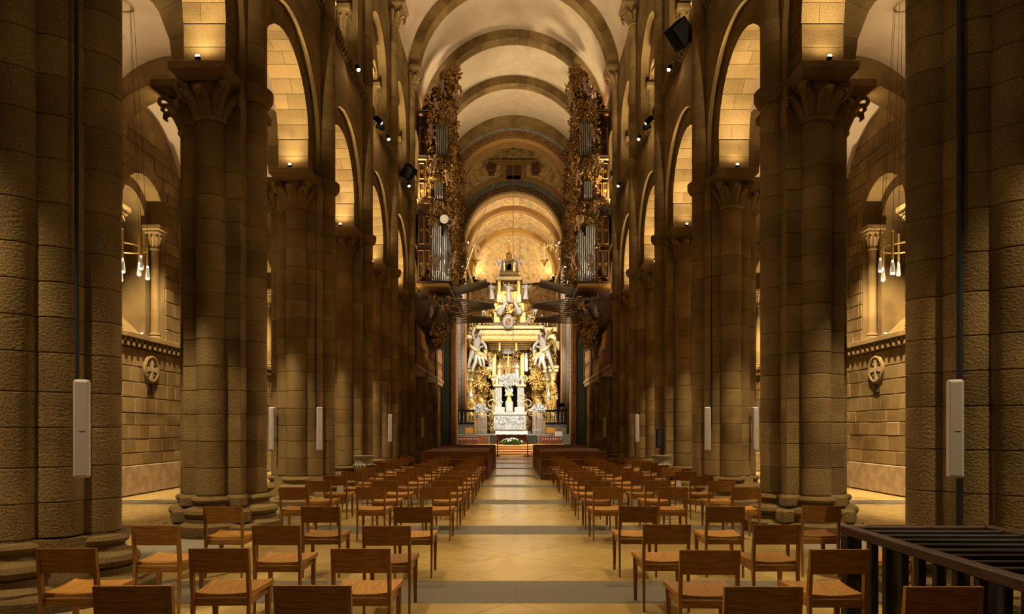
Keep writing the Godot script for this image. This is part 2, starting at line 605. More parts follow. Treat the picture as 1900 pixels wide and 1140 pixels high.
func core_block(h: float, round_: bool) -> ArrayMesh:
	var key := "core%.3f%s" % [h, round_]
	if not mesh_cache.has(key):
		var mb := MB.new()
		var b := 0.011
		if round_:
			lobed(mb, h, b)
		else:
			mb.cbox(Vector3(-CORE, 0, -CORE), Vector3(CORE, h, CORE), b)
		mesh_cache[key] = mb.done()
	return mesh_cache[key]

# a core of four rounded lobes that fill the angles between the half shafts
func lobed(mb: MB, h: float, b: float) -> void:
	var seg := 48
	var pts := []; var nor := []
	for k in seg:
		var a := TAU * k / seg
		var phi := fposmod(a, PI / 2.0) - PI / 4.0
		var r := 0.345 * cos(phi) + sqrt(maxf(0.0, 0.255 * 0.255 - pow(0.345 * sin(phi), 2.0)))
		var c := a - phi
		pts.append(Vector3(cos(a) * r, 0, sin(a) * r))
		nor.append((pts[k] - Vector3(cos(c), 0, sin(c)) * 0.345).normalized())
	for k in seg:
		var j := (k + 1) % seg
		var lv := [[0.0, -b, -1.0], [b, 0.0, 0.0], [h - b, 0.0, 0.0], [h, -b, 1.0]]
		for q in 3:
			var n0: Vector3 = nor[k]; var n1: Vector3 = nor[j]
			var p := []
			for e in [[k, q], [j, q], [j, q + 1], [k, q + 1]]:
				p.append(pts[e[0]] + nor[e[0]] * lv[e[1]][1] + Vector3(0, lv[e[1]][0], 0))
			var up := Vector3(0, -1.0 if q == 0 else 1.0 if q == 2 else 0.0, 0)
			mb.quadn(p[0], p[1], p[2], p[3], (n0 + up).normalized(), (n1 + up).normalized(), (n1 + up).normalized(), (n0 + up).normalized())

func leaf_mesh() -> ArrayMesh:
	if not mesh_cache.has("leaf"):
		var mb := MB.new()
		mb.sweep([Vector3(0.215, 0.0, 0), Vector3(0.255, 0.13, 0), Vector3(0.315, 0.26, 0), Vector3(0.40, 0.345, 0), Vector3(0.475, 0.325, 0), Vector3(0.49, 0.26, 0), Vector3(0.45, 0.225, 0)],
			[0.085, 0.105, 0.11, 0.10, 0.08, 0.055, 0.03], [0.022, 0.03, 0.034, 0.036, 0.034, 0.03, 0.016], Vector3(0, 0, 1), 6)
		mb.sweep([Vector3(0.24, 0.01, 0), Vector3(0.288, 0.14, 0), Vector3(0.35, 0.275, 0), Vector3(0.42, 0.38, 0)], [0.013, 0.013, 0.012, 0.008], [0.014, 0.014, 0.013, 0.008], Vector3(0, 0, 1), 4)
		mesh_cache["leaf"] = mb.done()
	return mesh_cache["leaf"]

func volute_mesh() -> ArrayMesh:
	if not mesh_cache.has("volute"):
		var mb := MB.new()
		var p := []; var w := []; var th := []
		p.append(Vector3(0.24, 0.18, 0)); w.append(0.035); th.append(0.025)
		p.append(Vector3(0.31, 0.36, 0)); w.append(0.045); th.append(0.03)
		for k in 10:
			var a := PI * 0.75 - k * 0.55
			var r := 0.085 - 0.006 * k
			p.append(Vector3(0.47 + cos(a) * r * 1.15, 0.41 + sin(a) * r * 1.15, 0)); w.append(0.07 - 0.002 * k); th.append(0.03 - 0.001 * k)
		mb.sweep(p, w, th, Vector3(0, 0, 1), 6)
		mesh_cache["volute"] = mb.done()
	return mesh_cache["volute"]

func bell_mesh() -> ArrayMesh:
	if not mesh_cache.has("bell"):
		var mb := MB.new()
		mb.lathe([Vector2(SHAFT_R, 0.0), Vector2(0.25, 0.012), Vector2(0.262, 0.035), Vector2(0.25, 0.058), Vector2(0.222, 0.07), Vector2(0.228, 0.2), Vector2(0.255, 0.34), Vector2(0.31, 0.47), Vector2(0.34, 0.52)], 18)
		mesh_cache["bell"] = mb.done()
	return mesh_cache["bell"]

func abacus_mesh() -> ArrayMesh:
	if not mesh_cache.has("abacus"):
		var mb := MB.new()
		var c := 0.0
		mb.hexa([Vector3(-0.2, 0, -0.31), Vector3(0.36, 0, -0.31), Vector3(0.36, 0, 0.31), Vector3(-0.2, 0, 0.31),
			Vector3(-0.2, 0.1, -0.42), Vector3(0.50, 0.1, -0.42), Vector3(0.50, 0.1, 0.42), Vector3(-0.2, 0.1, 0.42)])
		mb.cbox(Vector3(-0.2, 0.1, -0.43), Vector3(0.51, 0.23, 0.43), 0.015)
		mesh_cache["abacus"] = mb.done()
	return mesh_cache["abacus"]

# a leafy capital, 0.75 tall, its axis at "at", its front towards +x before the turn
func capital(parent: Node3D, at: Vector3, turn: float, called := "capital") -> void:
	var c := node_part(parent, called, at, turn)
	part(c, "bell", bell_mesh(), stone())
	var m := stone()
	for k in 5:
		part(c, "carved_leaf", leaf_mesh(), m, Vector3(0, 0.05, 0), Basis(Vector3.UP, (k - 2) * 0.72))
	for k in 2:
		part(c, "volute", volute_mesh(), m, Vector3.ZERO, Basis(Vector3.UP, (k - 0.5) * 1.5))
	part(c, "abacus", abacus_mesh(), stone(), Vector3(0, 0.52, 0))

func build_piers() -> void:
	var heights := [0.33, 0.37, 0.41]
	var base := MB.new()
	base.lathe([Vector2(0.46, 0.0), Vector2(0.47, 0.02), Vector2(0.46, 0.17), Vector2(0.42, 0.19), Vector2(0.36, 0.215), Vector2(0.365, 0.27), Vector2(0.34, 0.285), Vector2(0.375, 0.305), Vector2(0.395, 0.35), Vector2(0.375, 0.40), Vector2(0.33, 0.425), Vector2(0.27, 0.44), Vector2(0.25, 0.475), Vector2(0.255, 0.50), Vector2(0.285, 0.52), Vector2(0.295, 0.55), Vector2(0.275, 0.585), Vector2(0.22, 0.60), Vector2(SHAFT_R, 0.62)], 20)
	var base_mesh := base.done()
	var ring := MB.new()
	ring.lathe([Vector2(SHAFT_R, 0.0), Vector2(0.27, 0.03), Vector2(0.315, 0.11), Vector2(0.32, 0.23), Vector2(0.30, 0.25), Vector2(SHAFT_R, 0.25)], 14, -1.85, 1.85)
	var ring_mesh := ring.done()
	var plinth_round := MB.new()
	plinth_round.lathe([Vector2(0.98, 0.0), Vector2(0.98, 0.11), Vector2(0.95, 0.14), Vector2(0.72, 0.16), Vector2(0.70, 0.26), Vector2(0.64, 0.34), Vector2(0.61, 0.60), Vector2(0.5, 0.62)], 40)
	var plinth_square := MB.new()
	plinth_square.cbox(Vector3(-0.72, 0.0, -0.72), Vector3(0.72, 0.17, 0.72), 0.03)
	plinth_square.cbox(Vector3(-0.58, 0.17, -0.58), Vector3(0.58, 0.40, 0.58), 0.04)
	plinth_square.cbox(Vector3(-0.50, 0.40, -0.50), Vector3(0.50, 0.62, 0.50), 0.05)
	var plinths := [plinth_round.done(), plinth_square.done()]
	for s in [-1.0, 1.0]:
		for k in 8:
			var round_: bool = k % 2 == 0
			near_stone = k < 2
			var p := thing("stone_pier", "%s granite pier from the camera in the %s row, %s core with half shafts" % [ordinal(k), side_word(s), "round" if round_ else "square"], "pier", "piers of the %s row" % side_word(s), Vector3(s * ROW_X, 0, -pier_d(k)))
			p.set_meta("kind", "structure")
			var off := 0.48 if round_ else 0.46
			var turns := [-PI / 2.0, 0.0 if s < 0.0 else PI, PI if s < 0.0 else 0.0, PI / 2.0]   # near, nave, aisle, far
			part(p, "plinth", plinths[0 if round_ else 1], stone())
			for q in 4:
				var dir := Vector3(cos(turns[q]), 0, -sin(turns[q]))
				part(p, "shaft_base", base_mesh, stone(), dir * off, Basis(Vector3.UP, turns[q]))
			var y := 0.62
			while y < 6.2:
				var h: float = pick(heights)
				if y + h > 5.95:
					h = 6.30 - y
				part(p, "core_stone", core_block(h, round_), stone(), Vector3(0, y, 0))
				for q in 4:
					var dir := Vector3(cos(turns[q]), 0, -sin(turns[q]))
					part(p, "drum", drum(h), stone(), dir * off + Vector3(0, y, 0), Basis(Vector3.UP, turns[q]))
				y += h
			part(p, "core_stone", core_block(0.75, round_), stone(), Vector3(0, 6.30, 0))
			for q in [0, 2, 3]:
				var dir := Vector3(cos(turns[q]), 0, -sin(turns[q]))
				capital(p, dir * off + Vector3(0, 6.30, 0), turns[q])
			var nave := Vector3(cos(turns[1]), 0, -sin(turns[1]))
			part(p, "drum", drum(0.50), stone(), nave * off + Vector3(0, 6.30, 0), Basis(Vector3.UP, turns[1]))
			part(p, "impost_band", ring_mesh, stone(), nave * off + Vector3(0, 6.80, 0), Basis(Vector3.UP, turns[1]))
			if k < 6:
				y = 7.05
				while y < 15.3:
					var h: float = pick(heights)
					if y + h > 15.05:
						h = 15.40 - y
					part(p, "drum", drum(h), stone(), nave * off + Vector3(0, y, 0), Basis(Vector3.UP, turns[1]))
					y += h
				capital(p, nave * off + Vector3(0, 15.35, 0), turns[1], "high_capital")


# ---------------------------------------------------------------- nave walls
func arc_pts(cx: float, cy: float, r: float, a0: float, a1: float, seg: int) -> PackedVector2Array:
	var p := PackedVector2Array()
	for k in seg + 1:
		var a := lerpf(a0, a1, float(k) / seg)
		p.append(Vector2(cx + cos(a) * r, cy + sin(a) * r))
	return p

func mirrored(p: PackedVector2Array) -> PackedVector2Array:
	var q := PackedVector2Array()
	for k in range(p.size() - 1, -1, -1):
		q.append(Vector2(-p[k].x, p[k].y))
	return q

# a wedge of an arch in the plane (z, y) between two angles, x from x0 to x1
func wedge(cy: float, r0: float, r1: float, a0: float, a1: float, x0: float, x1: float, gap := 0.005) -> ArrayMesh:
	var mb := MB.new()
	var q := []
	for x in [x0 + 0.003, x1 - 0.003]:
		for e in [[r0, a0, 1.0], [r1, a0, 1.0], [r1, a1, -1.0], [r0, a1, -1.0]]:
			var a: float = e[1] + e[2] * gap / e[0]
			q.append(Vector3(x, cy + sin(a) * e[0], cos(a) * e[0]))
	mb.hexa(q)
	return mb.done()

const ARCH_Y := 7.75
const ARCH_R := 1.40

func build_nave_walls() -> void:
	near_stone = false
	var half := BAY / 2.0
	for s in [-1.0, 1.0]:
		var w := structure("wall_" + side_word(s), "%s nave wall of brown granite with round arches below and a gallery above" % side_word(s), "wall")
		var x0: float = s * WALL_X
		var x1: float = s * 5.10
		# the wall of one bay, in two halves
		var h := arc_pts(0, ARCH_Y, ARCH_R + 0.4, PI / 2.0, 0.0, 14)
		h.append_array([Vector2(1.8, 7.05), Vector2(half, 7.05), Vector2(half, 16.25), Vector2(0, 16.25)])
		h.append_array(arc_pts(0, 13.2, 1.25, PI / 2.0, 0.0, 12))
		h.append_array([Vector2(1.25, 11.0), Vector2(0, 11.0)])
		var mb := MB.new()
		mb.slab(h, x0, x1)
		mb.slab(mirrored(h), x0, x1)
		var bay_mesh := mb.done()
		# tympanum over the twin gallery arches
		var ty := PackedVector2Array([Vector2(0, 14.62), Vector2(0, 12.97), Vector2(0.15, 12.97)])
		ty.append_array(arc_pts(0.62, 13.0, 0.46, PI, 0.0, 12))
		ty.append_array([Vector2(1.08, 12.97), Vector2(1.34, 12.97), Vector2(1.34, 14.62)])
		mb = MB.new()
		mb.slab(ty, s * 4.46, s * 4.76)
		mb.slab(mirrored(ty), s * 4.46, s * 4.76)
		var ty_mesh := mb.done()
		# ring behind the voussoir joints
		mb = MB.new()
		for q in [[0.0, PI]]:
			var ringp := arc_pts(0, ARCH_Y, ARCH_R + 0.012, q[0], q[1], 24)
			ringp.append_array(arc_pts(0, ARCH_Y, ARCH_R + 0.40, q[1], q[0], 24))
			mb.slab(ringp, s * 4.345, s * 4.965)
		var ring_mesh := mb.done()
		# string course with two rows of billets
		mb = MB.new()
		mb.cbox(Vector3(minf(s * 4.07, s * 4.25), 10.93, -half + 0.2), Vector3(maxf(s * 4.07, s * 4.25), 11.02, half - 0.2), 0.012)
		mb.cbox(Vector3(minf(s * 4.14, s * 4.25), 10.74, -half + 0.2), Vector3(maxf(s * 4.14, s * 4.25), 10.93, half - 0.2), 0.01)
		for q in 40:
			var zz := -half + 0.26 + q * 0.094
			var yy := 10.755 + (0.085 if q % 2 else 0.0)
			mb.box(Vector3(minf(s * 4.08, s * 4.15), yy, zz - 0.04), Vector3(maxf(s * 4.08, s * 4.15), yy + 0.08, zz + 0.04))
		var string_mesh := mb.done()
		mb = MB.new()
		mb.lathe([Vector2(0.21, 0.0), Vector2(0.21, 0.1), Vector2(0.17, 0.13), Vector2(0.185, 0.17), Vector2(0.15, 0.2), Vector2(0.14, 0.22), Vector2(0.135, 1.30), Vector2(0.16, 1.32), Vector2(0.16, 1.36), Vector2(0.135, 1.38)], 14)
		var col_mesh := mb.done()
		mb = MB.new()
		mb.lathe([Vector2(0.135, 0.0), Vector2(0.15, 0.12), Vector2(0.21, 0.32), Vector2(0.24, 0.40)], 12)
		for q in 8:
			mb.t = Transform3D(Basis(Vector3.UP, q * PI / 4.0).scaled(Vector3(0.62, 1.1, 0.62)), Vector3.ZERO)
			mb.sweep([Vector3(0.215, 0.0, 0), Vector3(0.26, 0.16, 0), Vector3(0.33, 0.27, 0), Vector3(0.39, 0.27, 0), Vector3(0.39, 0.22, 0)], [0.075, 0.085, 0.07, 0.045, 0.02], [0.02, 0.026, 0.028, 0.026, 0.012], Vector3(0, 0, 1), 5)
		mb.t = Transform3D.IDENTITY
		mb.cbox(Vector3(-0.26, 0.40, -0.26), Vector3(0.26, 0.58, 0.26), 0.03)
		var cap_mesh := mb.done()
		var n := 15
		for k in range(-3, 8):
			var o := Vector3(0, 0, -(pier_d(k) + half))
			part(w, "bay_masonry", bay_mesh, M["granite_far%d" % (absi(k) % 2)], o)
			if k < 0:
				continue
			part(w, "arch_ring", ring_mesh, M["mortar"], o)
			var m1: float = minf(s * 4.33, s * 4.98)
			var m2: float = maxf(s * 4.33, s * 4.98)
			for q in n:
				var a0 := PI * q / n
				var a1 := PI * (q + 1) / n
				var cuts := [[m1, m2]] if q % 3 == 1 else [[m1, lerpf(m1, m2, 0.42 + 0.2 * (q % 2))], [lerpf(m1, m2, 0.42 + 0.2 * (q % 2)), m2]]
				for ci in cuts.size():
					var key := "vous%f_%d_%d" % [s, q, ci]
					if not mesh_cache.has(key):
						mesh_cache[key] = wedge(ARCH_Y, ARCH_R, ARCH_R + 0.4, a0, a1, cuts[ci][0], cuts[ci][1])
					part(w, "voussoir", mesh_cache[key], stone(), o)
			for e in [-1.0, 1.0]:
				for q in 2:
					var key := "stilt%f_%f_%d" % [s, e, q]
					if not mesh_cache.has(key):
						var sb := MB.new()
						sb.cbox(Vector3(m1 + 0.003, 7.055 + q * 0.345, minf(e * 1.40, e * 1.80)), Vector3(m2 - 0.003, 7.055 + (q + 1) * 0.345 - 0.008, maxf(e * 1.40, e * 1.80)), 0.01)
						mesh_cache[key] = sb.done()
					part(w, "stilt_stone", mesh_cache[key], stone(), o)
			part(w, "string_course", string_mesh, M["granite_far1"], o)
			if k < 6:
				part(w, "tympanum", ty_mesh, M["granite_far2"], o)
				var cn := node_part(w, "gallery_column", o + Vector3(s * 4.61, 11.0, 0))
				part(cn, "shaft", col_mesh, M["granite_far2"])
				part(cn, "column_capital", cap_mesh, M["granite_far0"], Vector3(0, 1.38, 0))
				for e in [-1.0, 1.0]:
					var jn := node_part(w, "gallery_column", o + Vector3(s * 4.61, 11.0, e * 1.22))
					part(jn, "shaft", col_mesh, M["granite_far2"])
					part(jn, "column_capital", cap_mesh, M["granite_far0"], Vector3(0, 1.38, 0))


# ---------------------------------------------------------------- nave vault
const VAULT_Y := 15.75
const VAULT_R := 4.22

func barrel(cy: float, r: float, d0: float, d1: float, seg: int, thick := 0.25, cx := 0.0) -> ArrayMesh:
	var mb := MB.new()
	for q in seg:
		var a0 := PI * q / seg
		var a1 := PI * (q + 1) / seg
		var e0 := Vector3(cos(a0), sin(a0), 0); var e1 := Vector3(cos(a1), sin(a1), 0)
		var c := Vector3(cx, cy, 0)
		var f := Vector3(0, 0, -d0); var b := Vector3(0, 0, -d1)
		mb.quadn(c + e0 * r + f, c + e1 * r + f, c + e1 * r + b, c + e0 * r + b, -e0, -e1, -e1, -e0)
		mb.quadn(c + e0 * (r + thick) + f, c + e1 * (r + thick) + f, c + e1 * (r + thick) + b, c + e0 * (r + thick) + b, e0, e1, e1, e0)
	return mb.done()

# wedge of a transverse arch, in the plane (x, y), from depth d0 to d1
func cross_wedge(cx: float, cy: float, r0: float, r1: float, a0: float, a1: float, d0: float, d1: float, gap := 0.0035) -> ArrayMesh:
	var mb := MB.new()
	var q := []
	for d in [d0, d1]:
		for e in [[r0, a0, 1.0], [r1, a0, 1.0], [r1, a1, -1.0], [r0, a1, -1.0]]:
			var a: float = e[1] + e[2] * gap / e[0]
			q.append(Vector3(cx + cos(a) * e[0], cy + sin(a) * e[0], -d))
	mb.hexa(q)
	return mb.done()

func cross_ring(cx: float, cy: float, r0: float, r1: float, d0: float, d1: float, seg := 40, a0 := 0.0, a1 := PI) -> ArrayMesh:
	var mb := MB.new()
	for q in seg:
		var b0 := lerpf(a0, a1, float(q) / seg); var b1 := lerpf(a0, a1, float(q + 1) / seg)
		var e0 := Vector3(cos(b0), sin(b0), 0); var e1 := Vector3(cos(b1), sin(b1), 0)
		var c := Vector3(cx, cy, 0); var f := Vector3(0, 0, -d0); var b := Vector3(0, 0, -d1)
		mb.quadn(c + e0 * r0 + f, c + e1 * r0 + f, c + e1 * r0 + b, c + e0 * r0 + b, -e0, -e1, -e1, -e0)
		mb.quadn(c + e0 * r1 + f, c + e1 * r1 + f, c + e1 * r1 + b, c + e0 * r1 + b, e0, e1, e1, e0)
		mb.quad(c + e0 * r0 + f, c + e1 * r0 + f, c + e1 * r1 + f, c + e0 * r1 + f, Vector3(0, 0, d1 - d0))
		mb.quad(c + e0 * r0 + b, c + e1 * r0 + b, c + e1 * r1 + b, c + e0 * r1 + b, Vector3(0, 0, d0 - d1))
	for a in [a0, a1]:
		var e := Vector3(cos(a), sin(a), 0)
		var c := Vector3(cx, cy, 0); var f := Vector3(0, 0, -d0); var b := Vector3(0, 0, -d1)
		mb.quad(c + e * r0 + f, c + e * r1 + f, c + e * r1 + b, c + e * r0 + b, Vector3(0, -1, 0))
	return mb.done()

func build_nave_vault() -> void:
	var c := structure("ceiling", "cream plaster barrel vault of the nave with stone cross ribs", "vault")
	part(c, "vault", barrel(VAULT_Y, VAULT_R, -8.2, 40.4, 64), M["plaster"])
	var n := 25
	var a0 := 0.09
	for k in range(-2, 8):
		var ring: ArrayMesh = cross_ring(0, VAULT_Y, 3.845, VAULT_R + 0.02, -0.29, 0.29, 40, a0, PI - a0) if not mesh_cache.has("ribring") else mesh_cache["ribring"]
		mesh_cache["ribring"] = ring
		part(c, "rib_core", ring, M["mortar"], Vector3(0, 0, -pier_d(k)))
		for q in n:
			var key := "rib%d" % q
			if not mesh_cache.has(key):
				mesh_cache[key] = cross_wedge(0, VAULT_Y, 3.82, VAULT_R - 0.005, lerpf(a0, PI - a0, float(q) / n), lerpf(a0, PI - a0, float(q + 1) / n), -0.31, 0.31)
			part(c, "rib_stone", mesh_cache[key], stone(), Vector3(0, 0, -pier_d(k)))


# ---------------------------------------------------------------- aisles
func groin(x0: float, x1: float, d0: float, d1: float, y0: float, rise: float, seg := 28) -> ArrayMesh:
	var mb := MB.new()
	var pts := []
	for i in seg + 1:
		var row := []
		for j in seg + 1:
			var u := sin((float(i) / seg * 2.0 - 1.0) * PI / 2.0)
			var w := sin((float(j) / seg * 2.0 - 1.0) * PI / 2.0)
			var hh := maxf(sqrt(maxf(0.0, 1.0 - u * u)), sqrt(maxf(0.0, 1.0 - w * w)))
			row.append(Vector3(lerpf(x0, x1, u * 0.5 + 0.5), y0 + rise * hh, -lerpf(d0, d1, w * 0.5 + 0.5)))
		pts.append(row)
	var mid := Vector3((x0 + x1) / 2.0, y0 - 3.0, -(d0 + d1) / 2.0)
	for i in seg:
		for j in seg:
			# normals of the web the cell belongs to
			var cu := sin(((i + 0.5) / seg * 2.0 - 1.0) * PI / 2.0)
			var cw := sin(((j + 0.5) / seg * 2.0 - 1.0) * PI / 2.0)
			var along_x := absf(cu) < absf(cw)
			var ns := []
			for e in [[i, j], [i + 1, j], [i + 1, j + 1], [i, j + 1]]:
				var q: float = sin((float(e[0] if along_x else e[1]) / seg * 2.0 - 1.0) * PI / 2.0)
				var span: float = (x1 - x0 if along_x else d1 - d0) * 0.5
				var g := Vector2(q * rise, sqrt(maxf(0.0, 1.0 - q * q)) * absf(span)).normalized()
				ns.append(Vector3(-g.x * signf(x1 - x0), -g.y, 0) if along_x else Vector3(0, -g.y, g.x))
			mb.quadn(pts[i][j], pts[i + 1][j], pts[i + 1][j + 1], pts[i][j + 1], ns[0], ns[1], ns[2], ns[3])
	return mb.done()

func build_aisles() -> void:
	var half := BAY / 2.0
	for s in [-1.0, 1.0]:
		var w := structure("wall_" + side_word(s) + "_aisle", "%s aisle wall of squared granite blocks with deep round windows" % side_word(s), "wall")
		var v := structure("ceiling_" + side_word(s) + "_aisle", "pale plaster vaults over the %s aisle with stone cross arches" % side_word(s), "vault")
		var xa: float = s * AISLE_X
		# front layer of a bay with the window opening, in halves
		var h := PackedVector2Array([Vector2(0, 0.0), Vector2(half, 0.0), Vector2(half, 10.2), Vector2(0, 10.2)])
		h.append_array(arc_pts(0, 6.98, 1.02, PI / 2.0, 0.0, 14))
		h.append_array([Vector2(1.02, 3.95), Vector2(0, 3.95)])
		var mb := MB.new()
		mb.slab(h, xa, s * (AISLE_X + 0.36))
		mb.slab(mirrored(h), xa, s * (AISLE_X + 0.36))
		var front := mb.done()
		var g := PackedVector2Array([Vector2(0, 3.0), Vector2(half, 3.0), Vector2(half, 10.2), Vector2(0, 10.2)])
		g.append_array(arc_pts(0, 6.98, 0.74, PI / 2.0, 0.0, 14))
		g.append_array([Vector2(0.74, 3.95), Vector2(0, 3.95)])
		mb = MB.new()
		mb.slab(g, s * (AISLE_X + 0.36), s * (AISLE_X + 1.15))
		mb.slab(mirrored(g), s * (AISLE_X + 0.36), s * (AISLE_X + 1.15))
		var inner := mb.done()
		mb = MB.new()
		mb.box(Vector3(minf(s * (AISLE_X + 1.15), s * (AISLE_X + 1.4)), 3.0, -1.3), Vector3(maxf(s * (AISLE_X + 1.15), s * (AISLE_X + 1.4)), 9.0, 1.3))
		var back := mb.done()
		mb = MB.new()
		mb.hexa([Vector3(s * (AISLE_X + 0.36), 3.9, -0.76), Vector3(s * (AISLE_X + 1.16), 3.9, -0.76), Vector3(s * (AISLE_X + 1.16), 4.75, -0.76), Vector3(s * (AISLE_X + 0.36), 3.98, -0.76),
			Vector3(s * (AISLE_X + 0.36), 3.9, 0.76), Vector3(s * (AISLE_X + 1.16), 3.9, 0.76), Vector3(s * (AISLE_X + 1.16), 4.75, 0.76), Vector3(s * (AISLE_X + 0.36), 3.98, 0.76)])
		var sill := mb.done()
		# cornice with billets
		mb = MB.new()
		mb.cbox(Vector3(minf(xa, xa - s * 0.16), 3.82, -half), Vector3(maxf(xa, xa - s * 0.16), 3.95, half), 0.012)
		mb.cbox(Vector3(minf(xa, xa - s * 0.06), 3.62, -half), Vector3(maxf(xa, xa - s * 0.06), 3.82, half), 0.008)
		for q in 34:
			var zz := -half + 0.06 + q * 0.123
			var yy := 3.63 + (0.095 if q % 2 else 0.0)
			mb.box(Vector3(minf(xa, xa - s * 0.13), yy, zz - 0.045), Vector3(maxf(xa, xa - s * 0.13), yy + 0.085, zz + 0.045))
		var cornice := mb.done()
		mb = MB.new()
		mb.cbox(Vector3(minf(xa, xa - s * 0.10), 0.03, -half + 0.3), Vector3(maxf(xa, xa - s * 0.10), 0.72, half - 0.3), 0.01)
		var dado := mb.done()
		mb = MB.new()
		mb.lathe([Vector2(0.17, 0.0), Vector2(0.17, 0.08), Vector2(0.13, 0.11), Vector2(0.15, 0.15), Vector2(0.115, 0.19), Vector2(0.108, 0.22), Vector2(0.10, 2.38), Vector2(0.125, 2.40), Vector2(0.125, 2.44), Vector2(0.1, 2.46)], 14)
		var col := mb.done()
		mb = MB.new()
		mb.lathe([Vector2(0.10, 0.0), Vector2(0.115, 0.12), Vector2(0.16, 0.28), Vector2(0.18, 0.34)], 12)
		for q in 8:
			mb.t = Transform3D(Basis(Vector3.UP, q * PI / 4.0).scaled(Vector3(0.47, 1.0, 0.47)), Vector3.ZERO)
			mb.sweep([Vector3(0.215, 0.0, 0), Vector3(0.26, 0.16, 0), Vector3(0.33, 0.27, 0), Vector3(0.40, 0.27, 0), Vector3(0.40, 0.21, 0)], [0.075, 0.085, 0.07, 0.045, 0.02], [0.02, 0.026, 0.028, 0.026, 0.012], Vector3(0, 0, 1), 5)
		mb.t = Transform3D.IDENTITY
		mb.cbox(Vector3(-0.20, 0.34, -0.20), Vector3(0.20, 0.42, 0.20), 0.02)
		mb.cbox(Vector3(-0.25, 0.42, -0.25), Vector3(0.25, 0.56, 0.25), 0.02)
		var cap := mb.done()
		for k in range(-3, 8):
			var o := Vector3(0, 0, -(pier_d(k) + half))
			part(w, "bay_masonry", front, M["granite_far%d" % (absi(k) % 2)], o)
			part(w, "window_reveal", inner, M["granite_far1"], o)
			part(w, "window_blocking", back, M["granite_far0"], o)
			part(w, "window_sill", sill, M["granite_far2"], o)
			part(w, "cornice", cornice, M["granite_far2"], o)
			part(w, "dado_panel", dado, M["smooth_panel"], o)
			for e in [-1.0, 1.0]:
				var cn := node_part(w, "window_column", o + Vector3(s * (AISLE_X + 0.19), 3.95, e * 0.90))
				part(cn, "shaft", col, M["granite_far2"])
				part(cn, "column_capital", cap, M["granite_far2"], Vector3(0, 2.46, 0))
			# the blocks of the bays that show
			if k in [2, 4]:
				var y := 0.73
				while y < 9.2:
					var hh: float = pick([0.30, 0.34, 0.38])
					if y < 3.6 and y + hh > 3.45:
						hh = 3.61 - y
					if y > 3.6 and y < 3.9:
						y = 3.96
					var u := -half
					while u < half - 0.01:
						var len_ := rng.randf_range(0.34, 0.72)
						if half - u - len_ < 0.25:
							len_ = half - u
						var ub := u + len_
						# keep clear of the window
						var spans := [[u, ub]]
						if y > 3.6 and y < 8.35:
							var lim := 1.03 if y < 6.98 else sqrt(maxf(0.0, 1.33 * 1.33 - pow(maxf(y, 6.98) - 6.98, 2.0)))
							spans = []
							if u < -lim:
								spans.append([u, minf(ub, -lim)])
							if ub > lim:
								spans.append([maxf(u, lim), ub])
						for sp in spans:
							if sp[1] - sp[0] > 0.05:
								var sb := MB.new()
								var pr := rng.randf_range(0.022, 0.034)
								sb.cbox(Vector3(minf(xa, xa - s * pr) - 0.005, y + 0.006, sp[0] + 0.006), Vector3(maxf(xa, xa - s * pr) + 0.005, y + hh - 0.006, sp[1] - 0.006), 0.014)
								part(w, "block", sb.done(), stone(), o)
						u = ub
					y += hh
				# blocks that close the window
				var yb := 4.0
				while yb < 7.75:
					var ub := -0.80
					while ub < 0.75:
						var lb := minf(rng.randf_range(0.38, 0.66), 0.80 - ub)
						var wb := MB.new()
						var x_in: float = s * (AISLE_X + 1.15 - rng.randf_range(0.02, 0.035))
						wb.cbox(Vector3(minf(x_in, s * (AISLE_X + 1.16)), yb + 0.006, ub + 0.006), Vector3(maxf(x_in, s * (AISLE_X + 1.16)), yb + 0.35, ub + lb - 0.006), 0.014)
						part(w, "blocking_stone", wb.done(), stone(), o)
						ub += lb
					yb += 0.36
				for q in 11:
					part(w, "window_voussoir", wedge(6.98, 1.02, 1.34, PI * q / 11.0, PI * (q + 1) / 11.0, minf(xa - s * 0.03, xa + s * 0.02), maxf(xa - s * 0.03, xa + s * 0.02)), stone(), o)
			part(v, "vault_web", groin(s * 5.08, s * AISLE_X, pier_d(k), pier_d(k) + BAY, 7.25, 2.5), M["plaster"])
		# cross arches and their wall shafts
		var n := 13
		for k in range(0, 8):
			var ring: ArrayMesh = cross_ring(s * 7.26, 7.25, 1.965, 2.46, -0.29, 0.29, 26) if not mesh_cache.has("airing%f" % s) else mesh_cache["airing%f" % s]
			mesh_cache["airing%f" % s] = ring
			part(v, "arch_core", ring, M["mortar"], Vector3(0, 0, -pier_d(k)))
			for q in n:
				var key := "ai%f_%d" % [s, q]
				if not mesh_cache.has(key):
					mesh_cache[key] = cross_wedge(s * 7.26, 7.25, 1.94, 2.45, PI * q / n, PI * (q + 1) / n, -0.31, 0.31)
				part(v, "arch_stone", mesh_cache[key], stone(), Vector3(0, 0, -pier_d(k)))
			var rs := MB.new()
			rs.lathe([Vector2(0.30, 0.0), Vector2(0.30, 0.2), Vector2(SHAFT_R, 0.4), Vector2(SHAFT_R, 6.3), Vector2(0.26, 6.34), Vector2(0.22, 6.38), Vector2(0.34, 6.8), Vector2(0.42, 6.85), Vector2(0.42, 7.25)], 16)
			part(w, "wall_shaft", rs.done(), stone(), Vector3(xa, 0, -pier_d(k)))


